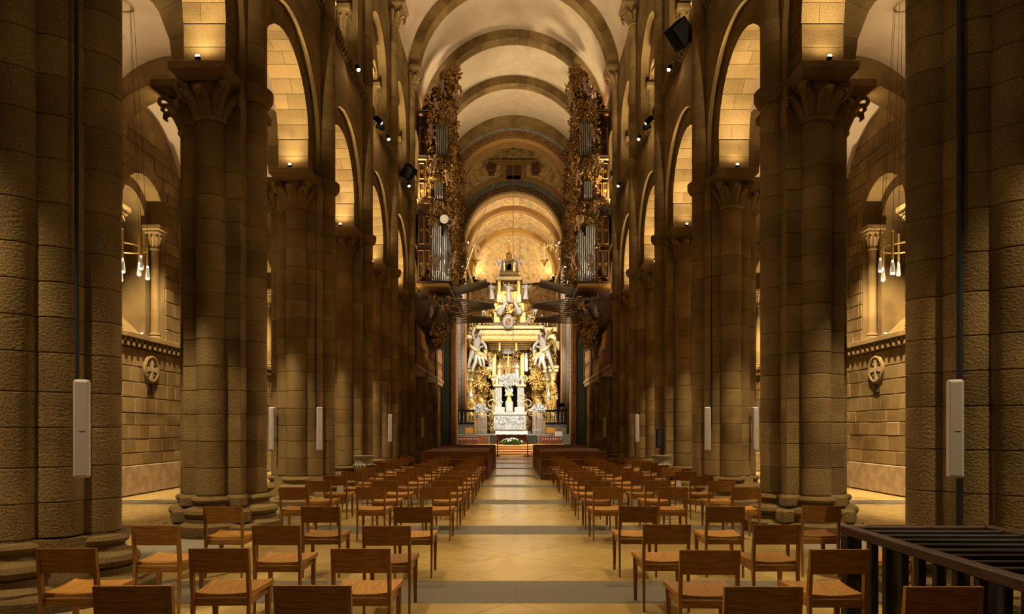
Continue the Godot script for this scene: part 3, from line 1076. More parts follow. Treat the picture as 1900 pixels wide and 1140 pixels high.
# ---------------------------------------------------------------- what closes the building
func build_shell() -> void:
	for s in [-1.0, 1.0]:
		var w := structure("wall_" + side_word(s) + "_gallery", "gallery floor and outer wall above the %s aisle" % side_word(s), "wall")
		var mb := MB.new()
		mb.box(Vector3(minf(s * 5.0, s * 10.7), 10.15, -40.4), Vector3(maxf(s * 5.0, s * 10.7), 10.9, 8.0))
		part(w, "gallery_floor", mb.done(), M["granite_far1"])
		mb = MB.new()
		mb.box(Vector3(minf(s * 9.3, s * 10.7), 10.9, -40.4), Vector3(maxf(s * 9.3, s * 10.7), 16.9, 8.0))
		part(w, "gallery_wall", mb.done(), M["granite_far1"])
		mb = MB.new()
		mb.box(Vector3(minf(s * 4.4, s * 10.7), 16.25, -40.4), Vector3(maxf(s * 4.4, s * 10.7), 16.9, 8.0))
		part(w, "gallery_ceiling", mb.done(), M["plaster"])
	var b := structure("wall_back", "plain granite wall of the west front behind the camera", "wall")
	var bb := MB.new()
	bb.box(Vector3(-11, -0.4, 5.6), Vector3(11, 21.0, 6.4))
	part(b, "masonry", bb.done(), M["granite_far1"])
# ---------------------------------------------------------------- crossing
func cross_slab(mb: MB, poly: PackedVector2Array, d0: float, d1: float) -> void:
	mb.t = Transform3D(Basis(Vector3(0, 0, 1), Vector3(0, 1, 0), Vector3(1, 0, 0)), Vector3.ZERO)
	mb.slab(poly, -d0, -d1)
	mb.t = Transform3D.IDENTITY

func build_crossing() -> void:
	var half := 3.42
	for e in [[40.4, 41.2, 15.0, "west"], [48.4, 49.2, 14.7, "east"]]:
		var w := structure("wall_crossing_" + e[3], "%s wall of the crossing with a tall painted arch" % e[3], "wall")
		var p := arc_pts(0, e[2], half, PI / 2.0, 0.0, 24)
		p.append_array([Vector2(half, 0), Vector2(11.0, 0), Vector2(11.0, 25.0), Vector2(0, 25.0)])
		var mb := MB.new()
		cross_slab(mb, p, e[0], e[1])
		cross_slab(mb, mirrored(p), e[0], e[1])
		part(w, "masonry", mb.done(), M["granite_far1"] if e[3] == "west" else M["painted_vault"])
		var rings := [[3.38, 3.60, "ochre_paint", 0.05], [3.60, 4.02, "brown_paint", 0.09], [4.02, 4.20, "grey_marble", 0.04]] if e[3] == "west" else [[3.38, 3.52, "pale_gold", 0.05], [3.52, 3.92, "brown_paint", 0.09], [3.92, 4.30, "grey_marble", 0.05], [4.30, 4.62, "ochre_paint", 0.1]]
		for r in rings:
			part(w, "painted_ring", cross_ring(0, e[2], r[0], r[1], e[0] - r[3], e[0] + 0.02, 48), M[r[2]])
		part(w, "painted_soffit", cross_ring(0, e[2], half - 0.04, half + 0.02, e[0] - 0.02, e[1] + 0.04, 48), M["ochre_paint"])
		# gilt carving on the brown ring
		var places := []
		for q in 90:
			var a := PI * (q + 0.5) / 90.0
			var rr := 3.81 if e[3] == "west" else 3.72
			places.append(Transform3D(Basis(Vector3.BACK, a + rng.randf_range(-0.8, 0.8)) * Basis(Vector3.UP, rng.randf() * TAU).scaled(Vector3.ONE * 0.55), Vector3(cos(a) * rr, e[2] + sin(a) * rr, -(e[0] - 0.09))))
		scatter(w, "gilt_scrollwork", curl_mesh(), M["old_gold"], places)
		# marble clad jambs: from the nave outwards
		for s in [-1.0, 1.0]:
			for c in [[half - 0.02, half + 0.26, "red_marble", 0.10], [half + 0.26, half + 0.78, "green_marble" if e[3] == "west" else "grey_marble", 0.05]]:
				var jb := MB.new()
				jb.cbox(Vector3(minf(s * c[0], s * c[1]), 0.0, -(e[0] + 0.3)), Vector3(maxf(s * c[0], s * c[1]), e[2] - 0.5, -(e[0] - c[3])), 0.02)
				part(w, "jamb_pilaster", jb.done(), M[c[2]])
			var jr := MB.new()
			for q in 3:
				jr.cbox(Vector3(minf(s * (half - 0.02), s * (half - 0.10)), 0.0, -(e[0] + 0.12 + q * 0.27)), Vector3(maxf(s * (half - 0.02), s * (half - 0.10)), e[2] - 0.5, -(e[0] + 0.0 + q * 0.27)), 0.02)
			part(w, "jamb_fluting", jr.done(), M["ochre_paint"])
			var cp := MB.new()
			cp.cbox(Vector3(minf(s * (half - 0.14), s * (half + 0.9)), e[2] - 0.5, -(e[1] + 0.05)), Vector3(maxf(s * (half - 0.14), s * (half + 0.9)), e[2] - 0.3, -(e[0] - 0.2)), 0.03)
			cp.cbox(Vector3(minf(s * (half - 0.24), s * (half + 1.0)), e[2] - 0.3, -(e[1] + 0.12)), Vector3(maxf(s * (half - 0.24), s * (half + 1.0)), e[2] - 0.12, -(e[0] - 0.28)), 0.03)
			part(w, "jamb_cornice", cp.done(), M["pale_gold"])
	# transept arches, drum and dome
	var t := structure("wall_crossing_lantern", "painted drum and dome above the crossing", "dome")
	for s in [-1.0, 1.0]:
		var p := arc_pts(0, 15.0, 3.1, PI / 2.0, 0.0, 20)
		p.append_array([Vector2(3.1, 0), Vector2(3.6, 0), Vector2(3.6, 20.6), Vector2(0, 20.6)])
		var mb := MB.new()
		mb.slab(p, s * 4.3, s * 5.1)
		mb.slab(mirrored(p), s * 4.3, s * 5.1)
		part(t, "transept_arch", mb.done(), M["painted_vault"], Vector3(0, 0, -44.8))
		mb = MB.new()
		mb.box(Vector3(minf(s * 10.7, s * 11.2), 0, -49.2), Vector3(maxf(s * 10.7, s * 11.2), 21.0, -40.4))
		mb.box(Vector3(minf(s * 4.3, s * 11.2), 20.2, -49.2), Vector3(maxf(s * 4.3, s * 11.2), 20.6, -40.4))
		part(t, "transept_wall", mb.done(), M["granite_far0"])
	var dm := MB.new()
	dm.t = Transform3D(Basis.IDENTITY, Vector3(0, 0, -44.8))
	dm.lathe([Vector2(4.4, 20.5), Vector2(4.0, 20.6), Vector2(3.9, 20.9), Vector2(4.1, 21.0), Vector2(4.1, 23.5), Vector2(3.6, 25.2), Vector2(2.2, 26.6), Vector2(0.0, 27.2)], 8, PI / 8.0, TAU + PI / 8.0, 0.0)
	part(t, "dome", dm.done(), M["painted_vault"])
	for sx in [-1.0, 1.0]:
		for sz in [-1.0, 1.0]:
			var q := MB.new()
			q.hexa([Vector3(sx * 4.35, 18.2, sz * 3.65), Vector3(sx * 4.35, 18.3, sz * 3.6), Vector3(sx * 4.3, 18.2, sz * 3.65), Vector3(sx * 4.3, 18.2, sz * 3.62),
				Vector3(sx * 4.35, 20.55, sz * 3.65), Vector3(sx * 4.35, 20.55, sz * 1.5), Vector3(sx * 1.9, 20.55, sz * 3.65), Vector3(sx * 2.0, 20.55, sz * 3.62)])
			part(t, "squinch", q.done(), M["painted_vault"], Vector3(0, 0, -44.8))
	# painted frame over the far arch
	var fr := MB.new()
	fr.cbox(Vector3(-1.75, 20.25, -48.42), Vector3(1.75, 20.38, -48.1), 0.03)
	fr.cbox(Vector3(-1.6, 20.05, -48.42), Vector3(1.6, 20.25, -48.2), 0.02)
	part(t, "painted_cornice", fr.done(), M["ochre_paint"])
	for s in [-1.0, 1.0]:
		var br := MB.new()
		br.cbox(Vector3(s * 1.55 - 0.28, 19.55, -48.42), Vector3(s * 1.55 + 0.28, 20.08, -48.05), 0.05)
		br.cbox(Vector3(s * 1.55 - 0.2, 19.3, -48.42), Vector3(s * 1.55 + 0.2, 19.55, -48.15), 0.05)
		part(t, "carved_bracket", br.done(), M["red_marble"])
	for s in [-1.0, 1.0]:
		var pf := MB.new()
		pf.cbox(Vector3(s * 0.65 - 0.14, 19.05, -48.42), Vector3(s * 0.65 + 0.14, 20.05, -48.2), 0.02)
		part(t, "panel_frame", pf.done(), M["ochre_paint"])
	var pn := MB.new()
	pn.box(Vector3(-0.51, 19.05, -48.42), Vector3(0.51, 20.05, -48.3))
	part(t, "painted_panel", pn.done(), M["brown_paint"])

	for s in [-1.0, 1.0]:
		spot_lamp("crossing_fill", "added fill light on the %s cornice brightening the crossing and dome" % side_word(s), "added crossing fill lights", Vector3(s * 3.28, 15.1, -41.0), Vector3(-s * 0.8, 20.2, -48.0), 2.6, 36.0, 0.07, 0.9)  # added pair of fill lamps, brightens the dim inside of the crossing
	# iron frame of the great censer, with its ropes
	var f := thing("iron_frame", "black iron arched frame hanging under the dome of the crossing", "frame", "", Vector3(0, 16.2, -44.6))
	for s in [-1.0, 1.0]:
		var mb := MB.new()
		var pa := []; var pb := []
		for q in 15:
			var a := lerpf(0.06, PI / 2.0 - 0.12, q / 14.0)
			pa.append(Vector3(s * 3.62 * cos(a), 4.1 * sin(a), 0))
			pb.append(Vector3(s * 3.40 * cos(a), 3.9 * sin(a), 0))
		mb.tube(pa, 0.035)
		mb.tube(pb, 0.035)
		for q in range(0, 15, 2):
			mb.tube([pa[q], pb[q]], 0.02, 0.02, 4)
		part(f, "arched_truss", mb.done(), M["worn_iron"])
	var mb2 := MB.new()
	mb2.cbox(Vector3(-0.55, 3.82, -0.2), Vector3(0.55, 4.02, 0.2), 0.02)
	mb2.lathe([Vector2(0.0, 3.5), Vector2(0.16, 3.5), Vector2(0.2, 3.6), Vector2(0.16, 3.7), Vector2(0.12, 3.82)], 12)
	part(f, "pulley_drum", mb2.done(), M["dark_iron"])
	var r1 := thing("hanging_rope", "long straight rope hanging down the centre in front of the altar", "rope", "", Vector3(-0.03, 5.6, -44.6))
	var rm := MB.new()
	rm.tube([Vector3.ZERO, Vector3(0, 7.0, 0), Vector3(0, 14.1, 0)], 0.016)
	part(r1, "cord", rm.done(), M["rope_tan"])
	rm = MB.new()
	rm.ball(Vector3(0, -0.05, 0), Vector3(0.06, 0.12, 0.06))
	rm.tube([Vector3(0, -0.12, 0), Vector3(0.05, -0.22, 0), Vector3(0, -0.28, 0), Vector3(-0.04, -0.22, 0)], 0.02)
	part(r1, "knot_and_hook", rm.done(), M["rope_tan"])
	var r2 := thing("slanting_rope", "rope slanting from the dome down to the left crossing pillar", "rope", "", Vector3(-3.36, 11.0, -44.7))
	rm = MB.new()
	rm.tube([Vector3.ZERO, Vector3(1.36, 4.2, 0), Vector3(2.75, 8.7, 0)], 0.013)
	part(r2, "cord", rm.done(), M["rope_tan"])

# a small scrolled leaf, about 0.3 across
func curl_mesh() -> ArrayMesh:
	if not mesh_cache.has("curl"):
		var mb := MB.new()
		var p := []; var w := []; var th := []
		for k in 9:
			var a := -0.4 + k * 0.62
			var r := 0.19 - 0.019 * k
			p.append(Vector3(cos(a) * r, sin(a) * r, 0.03 + 0.02 * k))
			w.append([0.03, 0.075, 0.095, 0.09, 0.075, 0.065, 0.055, 0.045, 0.03][k])
			th.append([0.010, 0.016, 0.02, 0.02, 0.018, 0.018, 0.018, 0.018, 0.016][k])
		mb.sweep(p, w, th, Vector3(0.75, 0.2, 1), 5)
		for q in 4:
			var b := 0.3 + q * 0.75
			var c := Vector3(cos(b), sin(b), 0)
			var o := c.rotated(Vector3.BACK, 0.7)
			mb.sweep([c * 0.12 + Vector3(0, 0, 0.04), c * 0.14 + o * 0.09 + Vector3(0, 0, 0.09), c * 0.13 + o * 0.17 + Vector3(0, 0, 0.10), c * 0.11 + o * 0.21 + Vector3(0, 0, 0.06)], [0.03, 0.06, 0.045, 0.01], [0.012, 0.016, 0.014, 0.006], c, 5)
		mesh_cache["curl"] = mb.done()
	return mesh_cache["curl"]


# ---------------------------------------------------------------- lamps of the nave and aisles
func build_nave_lamps() -> void:
	var half := BAY / 2.0
	for s in [-1.0, 1.0]:
		var sw := side_word(s)
		for k in range(0, 6):
			for e in [-1.0, 1.0]:
				if k == 0 and e < 0.0:
					continue
				var d: float = pier_d(k) + e * 0.93
				var at := Vector3(s * ROW_X, 7.115, -d)
				var cl := spot_lamp("capital_lamp", "small uplight on the %s face capital of the %s pier in the %s row" % ["near" if e < 0 else "far", ordinal(k), sw], "uplights on the arcade capitals", at, at + Vector3(0, 2.0, -e * 1.0), 2.4, 62.0, 0.035, 1.0)
				spot(cl, Vector3(0, 0.05, -e * 0.01), Vector3(0, 2.0, -e * 0.3), 0.42, 88.0, 0.03, 1.0)
		# gallery uplights on the sill and floor spots below the string course
		for k in range(-2, 6):
			var zc := -(pier_d(k) + half)
			spot_lamp("gallery_lamp", "uplight on the gallery sill of the %s wall, %s bay" % [sw, ordinal(k + 2)], "gallery uplights", Vector3(s * 4.36, 11.16, zc + 0.55), Vector3(s * 1.2, 19.0, zc + 0.4), 2.7 if k < 3 else 4.6, 60.0, 0.06, 0.8)
			if k >= 1:
				spot_lamp("column_lamp", "tiny uplight at the foot of the %s gallery column, %s bay" % [sw, ordinal(k)], "gallery column uplights", Vector3(s * 4.38, 11.06, zc + 0.42), Vector3(s * 4.62, 12.6, zc + 0.05), 1.6, 50.0, 0.035, 0.7)
			if k >= -1 and k <= 4:
				spot_lamp("floor_spot", "black spotlight under the string course of the %s wall, %s bay, lighting the floor" % [sw, ordinal(k + 1)], "floor spotlights", Vector3(s * 3.9, 10.66, zc), Vector3(-s * 0.9, 0.0, zc + 4.0), 10.0, 26.0, 0.045, 0.6)
		for k in [-2, -1]:
			var zc := -(pier_d(k) + half)
			spot_lamp("floor_spot", "spotlight on the %s wall aimed forward at the chairs, %s" % [sw, "rear one" if k == -2 else "front one"], "forward spotlights", Vector3(s * 3.98, 10.66, zc), Vector3(-s * 2.9, 0.0, zc - 9.0), 3.0, 27.0, 0.06, 0.5)
		# narrow spots under the aisle arches that light the feet of the next piers
		for k in range(0, 5):
			spot_lamp("pier_spot", "narrow spotlight under the %s aisle arches aimed at the foot of the %s pier" % [sw, ordinal(k)], "pier spotlights", Vector3(s * 6.3, 8.78, -pier_d(k - 1)), Vector3(s * 4.72, 0.75, -pier_d(k) + 0.75), 18.0 if k == 0 else 24.0, 15.0 if k == 0 else 10.5, 0.06, 0.6)
		# aisle windows and aisle walls
		for k in range(1, 7):
			var zc := -(pier_d(k) + half)
			spot_lamp("sill_lamp", "tiny uplight on the cornice under the %s aisle window, %s bay" % [sw, ordinal(k)], "window sill uplights", Vector3(s * (AISLE_X + 0.05), 4.01, zc), Vector3(s * (AISLE_X + 0.12), 8.0, zc), 8.0, 24.0, 0.035, 0.9)
			var za := -pier_d(k)
			spot_lamp("wall_washer", "spotlight under the aisle cross arch behind the %s pier of the %s row" % [ordinal(k), sw], "aisle spotlights", Vector3(s * 7.7, 8.95, za), Vector3(s * 9.3, 2.9, za - 2.2), 36.0 if s < 0 else 58.0, 26.0, 0.05, 0.7)

# ---------------------------------------------------------------- carved figures
# a robed figure of height h at the origin, facing +z; arms are [elbow, hand] for the left and the right, in units of h
func robed(mb: MB, xf: Transform3D, h: float, arm_l: Array, arm_r: Array, wings := 0.0, lean := 0.0, seated := false) -> void:
	mb.t = xf.scaled_local(Vector3.ONE * h)
	var prof := [[0.0, 0.17, 0.14], [0.05, 0.16, 0.135], [0.2, 0.135, 0.12], [0.36, 0.125, 0.11], [0.5, 0.10, 0.09], [0.56, 0.085, 0.075], [0.64, 0.10, 0.082], [0.73, 0.118, 0.085], [0.79, 0.115, 0.07], [0.825, 0.065, 0.05], [0.84, 0.036, 0.036], [0.87, 0.034, 0.036]]
	if seated:
		prof = [[0.0, 0.17, 0.15], [0.1, 0.18, 0.2], [0.25, 0.19, 0.25], [0.33, 0.185, 0.24], [0.40, 0.14, 0.13], [0.5, 0.105, 0.09], [0.6, 0.11, 0.085], [0.72, 0.13, 0.09], [0.79, 0.125, 0.075], [0.825, 0.065, 0.05], [0.84, 0.038, 0.038], [0.87, 0.036, 0.036]]
	var seg := 16
	var rows := []
	for p in prof:
		var row := []
		for k in seg:
			var a := TAU * k / seg
			var fold: float = 1.0 + 0.10 * (1.0 - p[0]) * sin(5.0 * a + p[0] * 3.0) * (1.0 if p[0] < 0.6 else 0.2)
			row.append(Vector3(cos(a) * p[1] * fold + lean * p[0] * p[0] * 0.3, p[0], sin(a) * p[2] * fold + (0.06 if seated and p[0] < 0.38 else 0.0)))
		rows.append(row)
	for j in rows.size() - 1:
		for k in seg:
			var k1 := (k + 1) % seg
			var o := []
			for e in [[j, k], [j, k1], [j + 1, k1], [j + 1, k]]:
				var up: Vector3 = rows[mini(e[0] + 1, rows.size() - 1)][e[1]] - rows[maxi(e[0] - 1, 0)][e[1]]
				var ro: Vector3 = rows[e[0]][(e[1] + 1) % seg] - rows[e[0]][(e[1] + seg - 1) % seg]
				o.append(up.cross(ro).normalized())
			mb.quadn(rows[j][k], rows[j][k1], rows[j + 1][k1], rows[j + 1][k], o[0], o[1], o[2], o[3])
	for k in range(1, seg - 1):
		mb.tri(rows[0][0], rows[0][k], rows[0][k + 1], Vector3(0, -1, 0))
	# shins and feet below the hem
	for s in [-1.0, 1.0]:
		mb.sweep([Vector3(s * 0.06, 0.12, 0.03), Vector3(s * 0.065, 0.0, 0.04), Vector3(s * 0.07, -0.09 if absf(xf.basis.y.x) > 0.2 else 0.0, 0.03)], [0.05, 0.042, 0.024], [0.05, 0.042, 0.024], Vector3.RIGHT, 6)
		mb.ball(Vector3(s * 0.072, -0.1 if absf(xf.basis.y.x) > 0.2 else 0.015, 0.07), Vector3(0.026, 0.022, 0.06), 6, 5)
	var hx := lean * 0.24
	mb.ball(Vector3(hx, 0.925, 0.008), Vector3(0.05, 0.068, 0.058), 10, 8)
	mb.ball(Vector3(hx, 0.945, -0.012), Vector3(0.056, 0.06, 0.056), 8, 6)
	mb.ball(Vector3(hx, 0.918, 0.066), Vector3(0.01, 0.018, 0.014), 5, 4)
	mb.ball(Vector3(hx, 0.872, 0.035), Vector3(0.03, 0.035, 0.025), 6, 5)
	for e in [[-1.0, arm_l], [1.0, arm_r]]:
		var sh := Vector3(e[0] * 0.105 + hx * 0.8, 0.775, 0)
		var el: Vector3 = e[1][0]
		var ha: Vector3 = e[1][1]
		mb.sweep([sh, sh.lerp(el, 0.5) + Vector3(0, 0.01, 0), el, el.lerp(ha, 0.5), ha], [0.045, 0.046, 0.042, 0.034, 0.022], [0.045, 0.046, 0.042, 0.034, 0.022], Vector3(0.2, 0.1, 1), 7)
		mb.ball(ha, Vector3(0.024, 0.03, 0.024), 6, 5)
		mb.ball(sh, Vector3(0.05, 0.05, 0.05), 6, 5)
	if wings > 0.0:
		for s in [-1.0, 1.0]:
			mb.sweep([Vector3(s * 0.04, 0.70, -0.07), Vector3(s * 0.16, 0.84, -0.12), Vector3(s * 0.28 * wings, 0.88, -0.14), Vector3(s * 0.36 * wings, 0.70, -0.15), Vector3(s * 0.36 * wings, 0.45, -0.14)], [0.03, 0.08, 0.11, 0.10, 0.02], [0.02, 0.02, 0.018, 0.014, 0.008], Vector3(s * 0.5, -1, 0), 6)
	mb.t = Transform3D.IDENTITY

# a bare adult figure of height h, arms raised or reaching, legs given by the feet; facing +z
func adult(mb: MB, xf: Transform3D, h: float, hands: Array, feet: Array) -> void:
	mb.t = xf.scaled_local(Vector3.ONE * h)
	mb.sweep([Vector3(0, 0.46, 0), Vector3(0, 0.50, 0.0), Vector3(0, 0.56, 0.005), Vector3(0, 0.61, 0.0), Vector3(0, 0.70, 0.005), Vector3(0, 0.77, 0), Vector3(0, 0.815, 0), Vector3(0, 0.87, 0.005)], [0.08, 0.095, 0.085, 0.08, 0.10, 0.105, 0.06, 0.034], [0.065, 0.075, 0.065, 0.06, 0.075, 0.065, 0.045, 0.036], Vector3.RIGHT, 10)
	mb.ball(Vector3(0, 0.925, 0.01), Vector3(0.048, 0.066, 0.055), 10, 8)
	mb.ball(Vector3(0, 0.945, -0.012), Vector3(0.056, 0.06, 0.058), 8, 6)
	mb.ball(Vector3(0, 0.918, 0.066), Vector3(0.01, 0.016, 0.014), 5, 4)
	for k in 2:
		var s := -1.0 if k == 0 else 1.0
		var sh := Vector3(s * 0.11, 0.785, 0)
		var ha: Vector3 = hands[k]
		var el := sh.lerp(ha, 0.5) + Vector3(s * 0.05, -0.02, 0.02)
		mb.sweep([sh, sh.lerp(el, 0.5), el, el.lerp(ha, 0.5), ha], [0.042, 0.04, 0.034, 0.032, 0.02], [0.042, 0.04, 0.034, 0.032, 0.02], Vector3(0.2, 0.1, 1), 8)
		mb.ball(ha, Vector3(0.022, 0.035, 0.018), 6, 5)
		var hip := Vector3(s * 0.05, 0.48, 0)
		var fo: Vector3 = feet[k]
		var kn := hip.lerp(fo, 0.5) + Vector3(s * 0.02, 0.02, 0.06)
		mb.sweep([hip, hip.lerp(kn, 0.5), kn, kn.lerp(fo, 0.35), kn.lerp(fo, 0.75), fo], [0.075, 0.07, 0.05, 0.05, 0.036, 0.026], [0.075, 0.07, 0.05, 0.05, 0.036, 0.026], Vector3(0.2, 0.1, 1), 8)
		mb.ball(fo + Vector3(0, -0.015, 0.03), Vector3(0.025, 0.02, 0.06), 6, 5)
	mb.t = Transform3D.IDENTITY

# flying drapery: a long twisted fold round the hips
func drapery(mb: MB, xf: Transform3D, h: float) -> void:
	mb.t = xf.scaled_local(Vector3.ONE * h)
	mb.sweep([Vector3(-0.16, 0.62, -0.04), Vector3(-0.1, 0.55, 0.06), Vector3(0.02, 0.49, 0.10), Vector3(0.14, 0.42, 0.06), Vector3(0.24, 0.30, -0.02), Vector3(0.28, 0.14, -0.04)], [0.03, 0.06, 0.09, 0.11, 0.10, 0.02], [0.02, 0.035, 0.045, 0.04, 0.03, 0.012], Vector3(0.3, 1, 0.2), 8)
	for s in [-1.0, 1.0]:
		mb.sweep([Vector3(s * 0.04, 0.74, -0.07), Vector3(s * 0.16, 0.86, -0.12), Vector3(s * 0.30, 0.84, -0.14), Vector3(s * 0.38, 0.62, -0.15), Vector3(s * 0.36, 0.40, -0.14)], [0.03, 0.08, 0.11, 0.10, 0.02], [0.02, 0.02, 0.018, 0.014, 0.008], Vector3(s * 0.5, -1, 0), 6)
	mb.t = Transform3D.IDENTITY

# a chubby child figure of height h, arms and legs given as hand and foot ends
func putto(mb: MB, xf: Transform3D, h: float, hands: Array, feet: Array) -> void:
	mb.t = xf.scaled_local(Vector3.ONE * h)
	mb.sweep([Vector3(0, 0.36, 0), Vector3(0, 0.42, 0.01), Vector3(0, 0.52, 0.02), Vector3(0, 0.64, 0.005), Vector3(0, 0.72, 0), Vector3(0, 0.78, 0)], [0.08, 0.13, 0.14, 0.13, 0.12, 0.045], [0.07, 0.11, 0.115, 0.095, 0.08, 0.04], Vector3.RIGHT, 9)
	mb.ball(Vector3(0, 0.875, 0.015), Vector3(0.09, 0.105, 0.1), 9, 7)
	mb.ball(Vector3(0, 0.915, -0.02), Vector3(0.1, 0.09, 0.095), 8, 6)
	mb.ball(Vector3(0, 0.86, 0.115), Vector3(0.017, 0.02, 0.02), 5, 4)
	for k in 2:
		var s := -1.0 if k == 0 else 1.0
		var sh := Vector3(s * 0.115, 0.71, 0)
		var ha: Vector3 = hands[k]
		var el := sh.lerp(ha, 0.5) + Vector3(s * 0.06, -0.04, 0)
		mb.sweep([sh, sh.lerp(el, 0.6), el, ha], [0.055, 0.052, 0.045, 0.03], [0.055, 0.052, 0.045, 0.03], Vector3(0.2, 0.1, 1), 7)
		mb.ball(ha, Vector3(0.035, 0.04, 0.035), 6, 5)
		var hip := Vector3(s * 0.07, 0.40, 0)
		var fo: Vector3 = feet[k]
		var kn := hip.lerp(fo, 0.5) + Vector3(s * 0.03, 0.05, 0.1)
		mb.sweep([hip, hip.lerp(kn, 0.5), kn, kn.lerp(fo, 0.5), fo], [0.085, 0.08, 0.06, 0.055, 0.035], [0.085, 0.08, 0.06, 0.055, 0.035], Vector3(0.2, 0.1, 1), 7)
		mb.ball(fo + Vector3(0, -0.01, 0.03), Vector3(0.035, 0.028, 0.06), 6, 5)
	mb.t = Transform3D.IDENTITY

const ARMS := [
	[[Vector3(-0.2, 0.66, 0.04), Vector3(-0.12, 0.58, 0.16)], [Vector3(0.2, 0.68, 0.03), Vector3(0.27, 0.84, 0.08)]],
	[[Vector3(-0.2, 0.82, 0.02), Vector3(-0.28, 0.98, 0.06)], [Vector3(0.19, 0.64, 0.05), Vector3(0.09, 0.62, 0.16)]],
	[[Vector3(-0.18, 0.64, 0.06), Vector3(-0.05, 0.66, 0.17)], [Vector3(0.18, 0.64, 0.06), Vector3(0.05, 0.66, 0.17)]],
	[[Vector3(-0.22, 0.72, 0.0), Vector3(-0.36, 0.70, 0.08)], [Vector3(0.22, 0.72, 0.0), Vector3(0.36, 0.74, 0.08)]],
	[[Vector3(-0.2, 0.86, 0.0), Vector3(-0.12, 1.06, 0.04)], [Vector3(0.2, 0.86, 0.0), Vector3(0.12, 1.06, 0.04)]],
]

func robed_part(parent: Node3D, called: String, label: String, m: Material, at: Vector3, h: float, pose: int, turn := 0.0, tilt := 0.0, wings := 0.0, seated := false) -> void:
	var mb := MB.new()
	var arms: Array = ARMS[pose]
	robed(mb, Transform3D(Basis(Vector3.BACK, tilt) * Basis(Vector3.UP, turn), Vector3.ZERO), h, arms[0], arms[1], wings, 0.0, seated)
	var o := part(parent, called, mb.done(), m, at)
	if label:
		o.set_meta("label", label)

# scrolled leaves strewn over the faces of a box
func strewn(lo: Vector3, hi: Vector3, count: int, size: float, spread := 0.35) -> Array:
	var out := []
	for k in count:
		var p := Vector3(rng.randf_range(lo.x, hi.x), rng.randf_range(lo.y, hi.y), rng.randf_range(lo.z, hi.z))
		var bs := Basis(Vector3.UP, rng.randf_range(-1.0, 1.0)) * Basis(Vector3.BACK, rng.randf() * TAU) * Basis(Vector3.RIGHT, rng.randf_range(-0.5, 0.5))
		if rng.randf() < 0.5:
			bs = bs * Basis(Vector3.UP, PI)
		out.append(Transform3D(bs.scaled(Vector3.ONE * size * rng.randf_range(1.0 - spread, 1.0 + spread)), p))
	return out

func between(a: Vector3, b: Vector3) -> Array:
	return [Vector3(minf(a.x, b.x), minf(a.y, b.y), minf(a.z, b.z)), Vector3(maxf(a.x, b.x), maxf(a.y, b.y), maxf(a.z, b.z))]

func box_part(parent: Node3D, called: String, m: Material, a: Vector3, b: Vector3, bevel := 0.02) -> MeshInstance3D:
	var e := between(a, b)
	var mb := MB.new()
	mb.cbox(e[0], e[1], bevel)
	return part(parent, called, mb.done(), m)

# box between two surveyed corners at depth d, going back by "deep"
func survey_box(parent: Node3D, called: String, m: Material, x0: float, y0: float, x1: float, y1: float, d: float, deep: float, bevel := 0.02) -> MeshInstance3D:
	var a := sighted(x0, y0, d)
	var b := sighted(x1, y1, d)
	b.z = -(d + deep)
	return box_part(parent, called, m, a, b, bevel)


